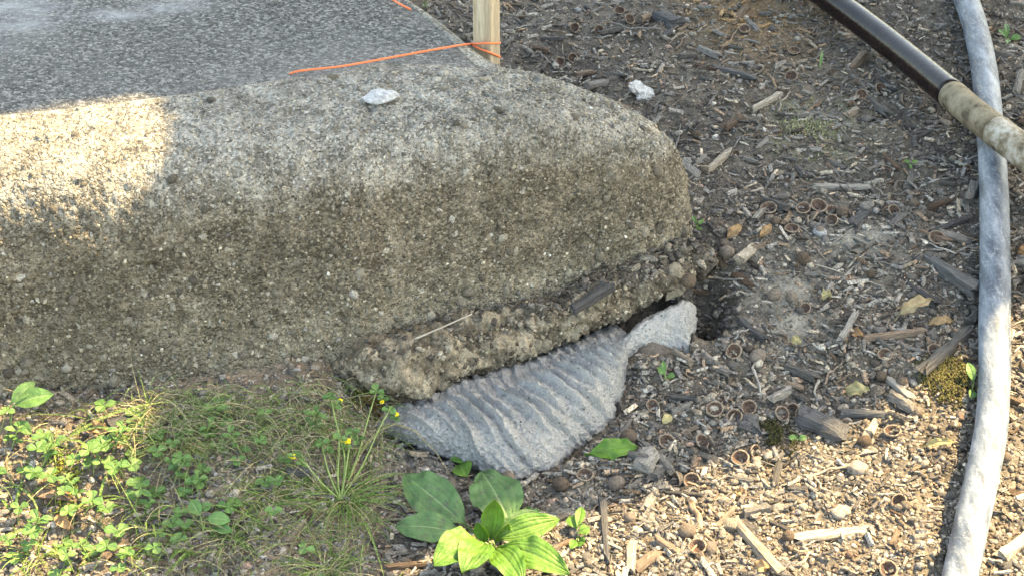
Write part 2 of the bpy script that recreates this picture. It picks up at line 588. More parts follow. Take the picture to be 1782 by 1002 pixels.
def mk_pipe_dark():
    m = M('dark_brown_hose', 0.3, 0.2)
    a = m.noise(22, 5, 0.65, vec=m.mapped((1, 1, 1)))
    b = m.noise(140, 4, 0.7)
    c = m.ramp(a, [(0.3, (0.008, 0.005, 0.006)), (0.6, (0.018, 0.011, 0.011)), (0.8, (0.045, 0.028, 0.022))])
    c = m.mix(m.ramp(b, [(0.62, 0.0), (0.78, 0.4)]), c, (0.11, 0.085, 0.065))
    m.rough(m.ramp(b, [(0.45, 0.12), (0.75, 0.45)]))
    m.bump(b, 0.0005, 0.5)
    return m.color(c)

def mk_pipe_mud(name, c0, c1):
    m = M(name, 0.85, 0.2)
    a = m.noise(34, 6, 0.7)
    b = m.noise(300, 3, 0.6)
    c = m.ramp(a, [(0.34, (0.05, 0.04, 0.03)), (0.46, c0), (0.62, c1)])
    m.bump(m.math('ADD', a, m.math('MULTIPLY', b, 0.4)), 0.002, 0.8)
    return m.color(c)

def mk_stake():
    m = M('bare_softwood', 0.8, 0.2)
    a = m.noise(1.0, 4, 0.6, vec=m.mapped((130, 130, 7)))
    b = m.noise(1.0, 2, 0.5, vec=m.mapped((700, 700, 60)))
    c = m.ramp(a, [(0.3, (0.30, 0.235, 0.16)), (0.5, (0.44, 0.36, 0.25)), (0.7, (0.55, 0.47, 0.345))])
    c = m.mix(m.ramp(b, [(0.3, 0.5), (0.5, 0.0)]), c, (0.22, 0.165, 0.11))
    m.bump(m.math('ADD', a, b), 0.0012, 0.7)
    return m.color(c)

MAT['kerb'] = mk_concrete()
MAT['pave'] = mk_pavement()
MAT['grout'] = mk_grout()
MAT['soil'] = mk_soil()
MAT['bits'] = mk_bits()
MAT['rubble'] = mk_soil('rough_cemented_rubble', 0.006)
GREYS = [(0.0, (0.094, 0.088, 0.083)), (0.4, (0.175, 0.165, 0.152)), (0.75, (0.269, 0.25, 0.225)), (1.0, (0.375, 0.35, 0.312))]
TANS = [(0.0, (0.248, 0.204, 0.16)), (0.5, (0.36, 0.308, 0.245)), (1.0, (0.483, 0.431, 0.355))]
BROWNS = [(0.0, (0.112, 0.075, 0.056)), (0.5, (0.188, 0.138, 0.1)), (1.0, (0.3, 0.225, 0.169))]
MAT['wood_grey'] = mk_wood('weathered_grey_wood', GREYS)
MAT['wood_dark'] = mk_wood('dark_slate_bark', [(0.0, (0.06, 0.06, 0.062)), (0.5, (0.09, 0.09, 0.092)), (1.0, (0.135, 0.135, 0.135))])
MAT['wood_tan'] = mk_wood('pale_tan_wood', TANS)
MAT['wood_brown'] = mk_wood('brown_bark', BROWNS)
MAT['cap'] = mk_cap()
MAT['acorn'] = mk_pebble('acorn_shell', [(0.0, (0.12, 0.085, 0.06)), (0.5, (0.20, 0.155, 0.12)), (1.0, (0.27, 0.225, 0.185))])
MAT['pebble'] = mk_pebble('pebble_stone', [(0.0, (0.13, 0.12, 0.11)), (0.45, (0.23, 0.215, 0.195)), (0.8, (0.33, 0.305, 0.27)), (1.0, (0.42, 0.35, 0.29))])
MAT['aggregate'] = mk_pebble('aggregate_stone', [(0.0, (0.12, 0.105, 0.085)), (0.4, (0.21, 0.185, 0.145)), (0.75, (0.30, 0.265, 0.205)), (0.93, (0.40, 0.37, 0.30)), (1.0, (0.55, 0.52, 0.46))])
MAT['white_stone'] = mk_pebble('pale_grey_stone', [(0.0, (0.42, 0.43, 0.44)), (1.0, (0.56, 0.57, 0.58))])
MAT['white_rock'] = mk_pebble('pale_grey_rock', [(0.0, (0.42, 0.43, 0.44)), (1.0, (0.52, 0.53, 0.54))], 70)
MAT['deadleaf'] = mk_leaf('dry_leaf', (0.30, 0.19, 0.10), (0.42, 0.33, 0.20), 0.4, 0.8, 0.3, 0.15)
MAT['plantain_dark'] = mk_leaf('dusty_green_leaf', (0.070, 0.150, 0.050), (0.095, 0.18, 0.068), 0.7, 0.62, 0.3, 0.12)
MAT['plantain_bright'] = mk_leaf('fresh_green_leaf', (0.10, 0.225, 0.035), (0.145, 0.27, 0.05), 0.25, 0.42, 0.1, 0.28)
MAT['clover'] = mk_leaf('clover_leaf', (0.085, 0.19, 0.055), (0.15, 0.27, 0.085), 0.15, 0.5, 0.2, 0.25)
MAT['stem'] = mk_plain('green_stem', (0.20, 0.27, 0.09), 0.6, 0.3)
MAT['flower'] = mk_plain('yellow_petal', (0.75, 0.58, 0.03), 0.6, 0.2)
MAT['grass'] = mk_bits()
MAT['grass'].name = 'grass_blade'
MAT['hose'] = mk_hose()
MAT['pipe_dark'] = mk_pipe_dark()
MAT['pipe_mud'] = mk_pipe_mud('tan_mud_coat', (0.20, 0.165, 0.11), (0.31, 0.265, 0.185))
MAT['pipe_cement'] = mk_pipe_mud('cement_spattered_coat', (0.24, 0.20, 0.14), (0.50, 0.47, 0.41))
MAT['stake'] = mk_stake()
MAT['string'] = mk_plain('orange_twine', (0.78, 0.20, 0.08), 0.6, 0.25, 900, 0.0005)
MAT['bark'] = mk_plain('shade_tree_bark', (0.14, 0.11, 0.085), 0.95, 0.4, 40, 0.01)
MAT['tree_leaf'] = mk_leaf('shade_tree_leaf', (0.05, 0.10, 0.03), (0.08, 0.14, 0.04), 0, 0.5, 0, 0.0)

# ------------------------------------------------------------------ shape of the place
HOLE = at(1228, 560, 0.03)[:2]
G_Y = np.array([-80, 1.0, 1.45, 1.66, 1.80, 1.92, 2.05, 2.3, 3.0, 6.0, 90])
G_Z = np.array([-0.02, -0.005, 0.0, 0.004, 0.022, 0.052, 0.083, 0.097, 0.115, 0.14, 0.2])

def g(x, y):
    x, y = np.asarray(x, float), np.asarray(y, float)
    z = np.interp(y, G_Y, G_Z)
    z = z + 0.052 * sstep(-0.10, -0.24, x) * sstep(1.50, 1.74, y) * sstep(2.6, 2.0, y)
    # undermined trough below the kerb end, where the grout came out
    tr = sstep(-0.13, -0.06, x) * sstep(0.20, 0.16, x)
    yl = np.interp(x, [-0.2, -0.1, 0.0, 0.07, 0.15, 0.2], [1.75, 1.79, 1.85, 1.90, 1.94, 1.97])
    z = z - tr * 0.05 * sstep(-0.07, 0.03, y - yl) * sstep(2.08, 1.98, y)
    r2 = ((x - HOLE[0]) / 0.024) ** 2 + ((y - HOLE[1] - 0.016) / 0.046) ** 2
    z = z - 0.085 * np.exp(-r2)
    # heap of soil in front of the small grout lobe
    hp = HEAP
    z = z + 0.016 * np.exp(-(((x - hp[0]) / 0.022) ** 2 + ((y - hp[1]) / 0.022) ** 2))
    return z

HEAP = at(1122, 608, 0.035)[:2]

def atg(u, v, off=0.0):
    z = 0.0
    for _ in range(14):
        P = at(u, v, z)
        z = 0.5 * z + 0.5 * float(g(P[0], P[1]))
    P = at(u, v, z)
    return np.array([P[0], P[1], float(g(P[0], P[1])) + off])

# kerb stations: foot of the face (x, y, z) and the line where the top meets the slab
KB = np.array([(-2.6, 1.25, .05), (-1.2, 1.565, .052), (-.651, 1.700, .054), (-.517, 1.738, .054), (-.347, 1.768, .055), (-.174, 1.814, .058), (-.104, 1.846, .06),
               (-.013, 1.884, .066), (.068, 1.926, .072), (.146, 1.966, .08), (.184, 1.996, .085), (.202, 2.028, .086), (.197, 2.060, .086), (.165, 2.082, .086),
               (.09, 2.090, .088), (.03, 2.092, .09), (-.020, 2.095, .09), (-.125, 2.250, .085), (-.5, 2.83, .08), (-1.4, 4.2, .08)])
KQ = np.array([(-2.6, 1.40, .33), (-1.2, 1.715, .322), (-.70, 1.846, .315), (-.53, 1.888, .311), (-.38, 1.934, .309), (-.228, 2.003, .303), (-.15, 2.02, .301),
               (-.06, 2.030, .295), (.0, 2.032, .287), (.045, 2.033, .272), (.072, 2.034, .258), (.080, 2.035, .253), (.078, 2.035, .254), (.064, 2.034, .262),
               (.035, 2.033, .276), (.0, 2.034, .286), (-.036, 2.060, .291), (-.138, 2.243, .30), (-.512, 2.82, .306), (-1.412, 4.19, .312)])
st_ = crom(np.hstack([KB, KQ]), 60)
seg = np.concatenate([[0], np.cumsum(np.linalg.norm(np.diff(st_[:, :2], axis=0), axis=1))])
def fine_at(s0):
    return s0
# dense stations where the camera looks, coarse beyond
in_view = (st_[:, 0] > -0.75) & (st_[:, 1] < 2.45)
q, s = [], 0.0
while s < seg[-1]:
    q.append(s)
    k = min(np.searchsorted(seg, s), len(seg) - 1)
    s += 0.0021 if in_view[k] else 0.02
KS = np.stack([np.interp(q, seg, st_[:, k]) for k in range(6)], 1)
PROF = np.array([(.55, -.10), (.22, -.10), (.04, -.05), (0.0, 0.03), (.02, .25), (.045, .5), (.07, .71), (.11, .835), (.185, .915), (.31, .966), (.50, .99), (.75, 1.0), (.96, 1.0), (1.0, .992), (1.012, .965)])
prof = resample(crom(PROF, 24) * np.array([0.16, 0.24]), 150) / np.array([0.16, 0.24])
wgt, hgt = prof[:, 0], prof[:, 1]
PROF2 = np.array([(.55, -.10), (.22, -.10), (.04, -.05), (0, .03), (.015, .2), (.045, .38), (.095, .53), (.17, .66), (.28, .775), (.42, .87), (.6, .945), (.8, .99), (.96, 1.0), (1.0, 1.0), (1.012, 1.0)])
prof2 = resample(crom(PROF2, 24) * np.array([0.16, 0.24]), 150) / np.array([0.16, 0.24])
nw = sstep(0, 1, 1 - np.abs(np.arange(len(KS)) - np.argmax(KS[:, 0])) / 115.0)[:, None]
WK = wgt[None] * (1 - nw) + prof2[None, :, 0] * nw
HK = hgt[None] * (1 - nw) + prof2[None, :, 1] * nw
GK = np.empty((len(KS), len(prof), 3))
GK[..., :2] = KS[:, None, :2] + (KS[:, None, 3:5] - KS[:, None, :2]) * wgt[None, :, None]
# only where the top borders the slab does it end in a small step
spine = np.clip(1 - np.abs(np.arange(len(KS)) - np.argmax(KS[:, 0])) / 200.0, 0, 1)
spine = sstep(0, .15, spine)[:, None]
hk = HK * (1 - spine) + np.where(WK > .9, 1.0, HK) * spine
GK[..., 2] = KS[:, None, 2] + (KS[:, None, 5] - KS[:, None, 2]) * hk
GK[..., :2] = KS[:, None, :2] + (KS[:, None, 3:5] - KS[:, None, :2]) * (WK * (1 - spine) + (np.minimum(WK, 1.0) + .12 * sstep(.8, 1.0, WK)) * spine)[..., None]
GK0 = GK.copy()
nk = -gnormals(GK)
if nk[len(KS) // 4, 40, 1] > 0:
    nk = -nk
KFLIP = True
Pk = GK.reshape(-1, 3)
w1, _ = worley(Pk, 150, 3)
w2, _ = worley(Pk, 60, 5)
disp = 0.006 * fbm(Pk, 9, 3, 1) + 0.0022 * fbm(Pk, 55, 3, 2) + 0.0021 * (0.55 - w1) * 2 + 0.0018 * (0.5 - w2)
disp *= np.repeat(np.where(np.arange(len(KS)) > np.argmax(KS[:, 0]) + 115, .25, 1.0)[:, None], len(prof), 1).reshape(-1)
pw, pid = worley(Pk, 34, 7)
disp -= .0045 * sstep(.26, .12, pw) * (pid > .62)
edge = (hgt * np.ones(len(KS))[:, None]).reshape(-1)
# the bottom of the face is rougher, pitted
disp += sstep(0.35, 0.05, edge) * 0.004 * fbm(Pk, 70, 3, 8)
disp *= np.repeat(sstep(1.0, .93, wgt)[None], len(KS), 0).reshape(-1) * 0.85 + 0.15
GK = (Pk + nk.reshape(-1, 3) * disp[:, None]).reshape(GK.shape)
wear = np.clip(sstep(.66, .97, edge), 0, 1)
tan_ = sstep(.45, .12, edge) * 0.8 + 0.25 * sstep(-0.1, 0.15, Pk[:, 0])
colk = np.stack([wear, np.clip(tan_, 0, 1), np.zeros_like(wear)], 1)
kf = gridf(len(KS), len(prof))
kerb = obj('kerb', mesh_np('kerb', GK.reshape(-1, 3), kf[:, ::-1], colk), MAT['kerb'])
kerb['kind'] = 'structure'
kerb['label'] = 'rounded end of a weathered concrete kerb with exposed aggregate'

# slab surface between the kerb line and the far edge
iq = int(np.argmax(KS[:, 0] + 0 * KS[:, 1]))
ic = int(np.argmin(np.abs(KS[:, 3] + .03) + np.abs(KS[:, 4] - 2.055) + (np.arange(len(KS)) < iq) * 9))
jf = int(np.argmin(np.abs(KS[:, 3] + .03) + (np.arange(len(KS)) > iq) * 9))
fr = resample(KS[:jf + 1, 3:6][::-1], 420)
bk = resample(KS[ic:, 3:6], 420)
tt = np.linspace(0, 1, 300) ** 1.5
GP = fr[:, None] * (1 - tt)[None, :, None] + bk[:, None] * tt[None, :, None]
GP[..., 2] -= 0.0055 * (1 - .7 * tt[None] ** .3) * (.25 + .75 * sstep(-.12, -.36, GP[..., 0]))
pp = GP.reshape(-1, 3)
pp[:, 2] += 0.0012 * fbm(pp, 7, 3, 21) + 0.0009 * vnoise(pp, 90, 22)
uvp = topx(pp)
pal = np.zeros(len(pp))
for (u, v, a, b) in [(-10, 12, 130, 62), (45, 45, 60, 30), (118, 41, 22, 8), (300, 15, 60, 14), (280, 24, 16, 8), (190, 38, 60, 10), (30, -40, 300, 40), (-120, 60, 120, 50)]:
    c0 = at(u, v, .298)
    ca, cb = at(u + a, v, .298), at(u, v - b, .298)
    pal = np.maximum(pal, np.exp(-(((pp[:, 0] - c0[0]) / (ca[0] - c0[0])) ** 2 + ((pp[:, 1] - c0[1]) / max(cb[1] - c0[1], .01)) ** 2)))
wornp = (np.exp(-np.linspace(0, 1, 300) * 0)[None] * np.exp(-((GP - fr[:, None]) ** 2).sum(-1) ** .5 / .055)).reshape(-1) * sstep(-.42, -.15, pp[:, 0])
wornp = np.maximum(wornp, .8 * np.exp(-((GP - bk[:, None]) ** 2).sum(-1) ** .5 / .02).reshape(-1))
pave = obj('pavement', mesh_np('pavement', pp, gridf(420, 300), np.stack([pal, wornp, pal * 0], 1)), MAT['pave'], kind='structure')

# pebbles standing proud of the kerb surface
vis = np.where((KS[:, 0] > -0.62) & (np.arange(len(KS)) < iq + 40))[0]
def kerb_pick(n, lo=.02, hi=.99):
    i = rng.choice(vis, n)
    ok = np.where((hgt > lo) & (wgt < .97) & (np.arange(len(hgt)) > 24))[0]
    j = rng.choice(ok, n)
    return GK[i, j], nk[i, j], hgt[j]
def frame(n):
    a = np.cross(n, np.array([0.31, 0.2, 0.93]))
    a /= np.linalg.norm(a, axis=1, keepdims=True) + 1e-9
    b = np.cross(n, a)
    th = rng.uniform(0, 6.283, len(n))[:, None]
    a2 = a * np.cos(th) + b * np.sin(th)
    b2 = np.cross(n, a2)
    return np.stack([a2, b2, n], -1)
npb = 4200
pos, nn, hh = kerb_pick(npb)
keep = rng.uniform(size=npb) < (0.35 + 0.65 * sstep(.6, .05, hh))
pos, nn = pos[keep], nn[keep]
r = 0.0009 + 0.0016 * rng.random(len(pos)) ** 2
sclp = np.stack([r * rng.uniform(.9, 1.7, len(r)), r, r * rng.uniform(.5, .8, len(r))], 1)
pal_c = np.array([(.17, .15, .12), (.28, .25, .19), (.36, .32, .25), (.45, .41, .32), (.22, .21, .19), (.62, .60, .55), (.12, .11, .10)])
cc = pal_c[rng.choice(7, len(r), p=[.27, .27, .17, .07, .13, .015, .075])] * rng.uniform(.8, 1.2, (len(r), 1))
ag = obj('aggregate', scatter_mesh('aggregate', [lump(0, 3, .2), lump(0, 4, .3), lump(0, 5, .25)], pos, frame(nn), sclp, cc), MAT['bits'], kerb, kind='stuff')
peb_me = []
for k in range(6):
    V, F = lump(1, 40 + k, .45, 1.3)
    peb_me.append(mesh_np('kerb_pebble', V * np.array([1.25, 1, .62]), F))
pos, nn, hh = kerb_pick(1100)
keep = rng.uniform(size=1100) < (0.06 + 0.94 * sstep(.55, .05, hh))
pos, nn = pos[keep][:250], nn[keep][:250]
fr_ = frame(nn)
for k in range(len(pos)):
    rr = 0.0022 + 0.0038 * rng.random() ** 2.0
    o = obj('pebble', peb_me[k % 6], MAT['aggregate'], kerb)
    o.matrix_local = Matrix.Translation(pos[k] - nn[k] * rr * 0.2) @ Matrix(fr_[k]).to_4x4() @ Matrix.Diagonal((rr, rr, rr, 1))
# a few that can be recognised one by one in the photograph
KVP, KVN = GK[vis][:, 24:].reshape(-1, 3), nk[vis][:, 24:].reshape(-1, 3)
KVU = topx(KVP)
def on_kerb(u, v):
    d = (KVU[:, 0] - u) ** 2 + (KVU[:, 1] - v) ** 2
    near = np.where(d < max(d.min() * 4, 30))[0]
    k = near[np.argmin(KVP[near, 1])]
    return KVP[k], KVN[k]
for (u, v, rp, white) in [(338, 489, 9, 1), (1147, 294, 11, 1), (8, 603, 9, 0), (47, 630, 11, 0), (361, 365, 8, 0), (270, 504, 7, 1), (310, 505, 7, 0), (298, 533, 7, 1),
                          (225, 556, 9, 1), (1150, 398, 11, 0), (635, 413, 7, 1), (655, 405, 7, 1), (940, 391, 6, 1), (1062, 348, 7, 1), (435, 590, 9, 0), (305, 595, 7, 0), (1080, 308, 8, 0),
                          (808, 212, 7, 1), (870, 190, 7, 1), (794, 209, 6, 0), (1005, 202, 8, 1), (725, 567, 8, 0), (15, 645, 9, 1), (153, 680, 7, 0)]:
    P, nrm = on_kerb(u, v)
    rr = rp * 0.00056
    o = obj('pebble', peb_me[(u + v) % 6], MAT['white_stone' if white else 'aggregate'], kerb)
    o.matrix_local = Matrix.Translation(P - nrm * rr * .2) @ Matrix(frame(nrm[None])[0]).to_4x4() @ Matrix.Diagonal((rr, rr, rr, 1))

# ------------------------------------------------------------------ ground sheet
def axis(a, b, h, far, k=1.22):
    c = list(np.arange(a, b, h))
    lo, hi, s = [a], [c[-1]], h
    while lo[-1] > -far:
        s *= k
        lo.append(lo[-1] - s)
        hi.append(hi[-1] + s)
    return np.array(lo[1:][::-1] + c + hi[1:])
gx = axis(-0.74, 0.88, 0.0036, 80)
gy = np.concatenate([axis(1.34, 2.15, 0.0034, 80)])
yy = list(gy[gy < 2.15])
s = 0.0034
while yy[-1] < 90:
    yy.append(yy[-1] + s)
    s = min(s * 1.012, .008) if yy[-1] < 3.1 else s * 1.2
gy = np.array(yy)
XX, YY = np.meshgrid(gx, gy, indexing='ij')
P2 = np.stack([XX.ravel(), YY.ravel(), np.zeros(XX.size)], 1)
zz = g(P2[:, 0], P2[:, 1])
near = (np.abs(P2[:, 0]) < 1.2) & (P2[:, 1] > 1.0) & (P2[:, 1] < 3.5)
Pn = P2[near]
wl, wid = worley(Pn, 85, 31)
wl2, wid2 = worley(Pn, 190, 33)
dz = 0.012 * fbm(Pn, 7, 3, 41) + 0.007 * fbm(Pn, 30, 3, 42) + 0.0055 * (0.6 - wl) + 0.003 * (0.6 - wl2)
flat = np.zeros(len(Pn))
for (u, v, a, b) in [(1500, 415, 75, 36), (1365, 495, 60, 32), (1385, 560, 55, 38), (1400, 205, 60, 40), (990, 890, 40, 30), (700, 800, 60, 40)]:
    c0 = atg(u, v)
    rx = a * 0.00058
    flat = np.maximum(flat, np.exp(-(((Pn[:, 0] - c0[0]) / rx) ** 2 + ((Pn[:, 1] - c0[1]) / (b * 0.0011)) ** 2)))
zz[near] += dz * (1 - .7 * flat)
def under_grout(X, Y, k=1.0):
    uv = topx(np.stack([X, Y, g(X, Y)], 1))
    return inpoly(925 + (uv[:, 0] - 925) / k, 705 + (uv[:, 1] - 705) / k, [(640, 730), (850, 640), (1100, 560), (1202, 520), (1202, 625), (1112, 622), (1104, 690), (1076, 748), (1014, 792), (962, 822), (905, 842), (850, 838), (780, 806), (690, 772)])
ug = under_grout(P2[:, 0], P2[:, 1], 1.0) & near
zz[ug] = np.minimum(zz[ug], g(P2[ug, 0], P2[ug, 1])) - .006
tone = fbm(Pn, 14, 4, 51)
base = np.array((.135, .119, .10))[None] * (1 + .35 * tone[:, None]) * (0.8 + .4 * wid[:, None])
pale = np.array((.30, .285, .245))
base = base * (1 - .8 * flat[:, None]) + pale * (.8 * flat[:, None])
lb = sstep(-.05, -.2, Pn[:, 0])[:, None]
base = base * (1 - lb) + lb * np.array((.185, .15, .112)) * (1 + .35 * tone[:, None])
ob = atg(1300, 20)
om = np.exp(-(((Pn[:, 0] - ob[0]) / .085) ** 2 + ((Pn[:, 1] - ob[1]) / .2) ** 2))[:, None]
base = base * (1 - .6 * om) + .6 * om * np.array((.27, .175, .09))
ms = atg(1410, 215)
mm = (np.exp(-(((Pn[:, 0] - ms[0]) / .06) ** 2 + ((Pn[:, 1] - ms[1]) / .1) ** 2)) * sstep(-.1, .3, fbm(Pn, 45, 3, 61)))[:, None]
base = base * (1 - .6 * mm) + .6 * mm * np.array((.27, .27, .15))
gcol = np.tile(np.array((.16, .14, .115)), (len(P2), 1))
gcol[near] = np.clip(base, .02, .6)
P2[:, 2] = zz
ground = obj('ground', mesh_np('ground', P2, gridf(len(gx), len(gy)), gcol), MAT['soil'], kind='structure')

# height of the built ground, for setting things down on it
ZG = zz.reshape(XX.shape)
def gz(x, y):
    x, y = np.atleast_1d(x), np.atleast_1d(y)
    i = np.clip(np.searchsorted(gx, x) - 1, 0, len(gx) - 2)
    j = np.clip(np.searchsorted(gy, y) - 1, 0, len(gy) - 2)
    fx = np.clip((x - gx[i]) / (gx[i + 1] - gx[i]), 0, 1)
    fy = np.clip((y - gy[j]) / (gy[j + 1] - gy[j]), 0, 1)
    return (ZG[i, j] * (1 - fx) * (1 - fy) + ZG[i + 1, j] * fx * (1 - fy) + ZG[i, j + 1] * (1 - fx) * fy + ZG[i + 1, j + 1] * fx * fy)
def atz(u, v, off=0.0):
    P = atg(u, v)
    P[2] = gz(P[0], P[1])[0] + off
    return P

KPOLY = st_[::10, :2]
def in_kerb(x, y, grow=0.0):
    return inpoly(np.asarray(x), np.asarray(y) - grow, np.vstack([KPOLY, [(-2.6, 4.2)]]))

# ------------------------------------------------------------------ rough footing below the kerb
fp = crom([at(560, 640, .060), at(600, 645, .062), at(650, 655, .060), at(720, 648, .062), at(785, 628, .062), at(850, 610, .064), at(925, 585, .066), at(1000, 560, .070),
           at(1065, 530, .076), at(1130, 503, .082), at(1180, 475, .086), at(1215, 468, .088), at(1240, 490, .078)], 40)
fp[:, 1] += 0.020
NR, NA = 420, 90
fp = resample(fp, NR)
fu = topx(fp)[:, 0]
rad = np.interp(fu, [560, 590, 640, 700, 760, 850, 1000, 1130, 1190, 1225, 1245], [.006, .014, .024, .030, .030, .026, .022, .020, .019, .016, .008])
T = np.gradient(fp, axis=0)
T /= np.linalg.norm(T, axis=1, keepdims=True)
A = np.cross(T, [0, 0, 1.0])
A /= np.linalg.norm(A, axis=1, keepdims=True)
B = np.cross(A, T)
th = np.linspace(0, 2 * np.pi, NA, endpoint=False)
ring = A[:, None] * (1.35 * np.cos(th))[None, :, None] + B[:, None] * (1.22 * np.sin(th))[None, :, None]
GF = fp[:, None] + ring * rad[:, None, None]
nf = GF - fp[:, None]
nf /= np.linalg.norm(nf, axis=2, keepdims=True)
Pf = GF.reshape(-1, 3)
Pw = Pf + .010 * np.stack([fbm(Pf, 40, 3, 101), fbm(Pf, 40, 3, 102), fbm(Pf, 40, 3, 103)], 1)
a1, i1 = worley(Pw * np.array([.75, 1, 1.3]), 36, 71)
a2, i2 = worley(Pw, 95, 73)
a3, _ = worley(Pw, 230, 75)
df = 0.015 * (0.55 - a1) + 0.004 * (0.5 - a2) + 0.0022 * (.5 - a3) + 0.010 * fbm(Pf, 20, 4, 77) - .008 * np.abs(fbm(Pf, 60, 4, 70, .65)) + .0015 * fbm(Pf, 260, 2, 78)
Pf = Pf + nf.reshape(-1, 3) * df[:, None]
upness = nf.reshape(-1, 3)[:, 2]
rb = np.array((.33, .28, .205))[None] * (0.5 + .85 * i2[:, None]) * (1 - .45 * sstep(.35, .75, a1)[:, None])  # hollows between the lumps get shade painted into the colour
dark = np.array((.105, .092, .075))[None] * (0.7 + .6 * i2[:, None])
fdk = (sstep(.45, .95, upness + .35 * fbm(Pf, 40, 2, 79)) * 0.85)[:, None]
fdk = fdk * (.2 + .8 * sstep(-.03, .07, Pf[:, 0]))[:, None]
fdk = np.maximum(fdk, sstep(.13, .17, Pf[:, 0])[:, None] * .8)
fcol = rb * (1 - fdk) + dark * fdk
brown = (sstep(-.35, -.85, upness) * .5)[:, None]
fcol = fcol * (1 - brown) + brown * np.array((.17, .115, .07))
footing = obj('footing', mesh_np('footing', Pf, gridf(NR, NA, True), np.clip(fcol, .01, .6)), MAT['rubble'], kerb)
footing['label'] = 'crumbling tan rubble ledge along the foot of the kerb'
stone_me = []
for k in range(6):
    V, F = lump(1, 60 + k, .6, 1.2)
    stone_me.append(mesh_np('footing_stone', V * np.array([1.2, 1, .75]), F, None, False))
MAT['footstone'] = mk_pebble('footing_stone', [(0.0, (.18, .155, .11)), (.5, (.28, .245, .18)), (1.0, (.38, .34, .26))])
for k in range(36):
    i = rng.integers(70, NR - 60)
    ang = rng.uniform(-1.9, .9)
    j = int((ang % (2 * np.pi)) / (2 * np.pi) * NA) % NA
    p, n_ = Pf[i * NA + j], nf[i, j]
    rr = .0035 + .0075 * rng.random() ** 1.6
    o = obj('stone', stone_me[k % 6], MAT['footstone'], footing)
    o.matrix_local = Matrix.Translation(p - n_ * rr * .5) @ Matrix(frame(n_[None])[0]).to_4x4() @ Matrix.Diagonal((rr, rr, rr, 1))

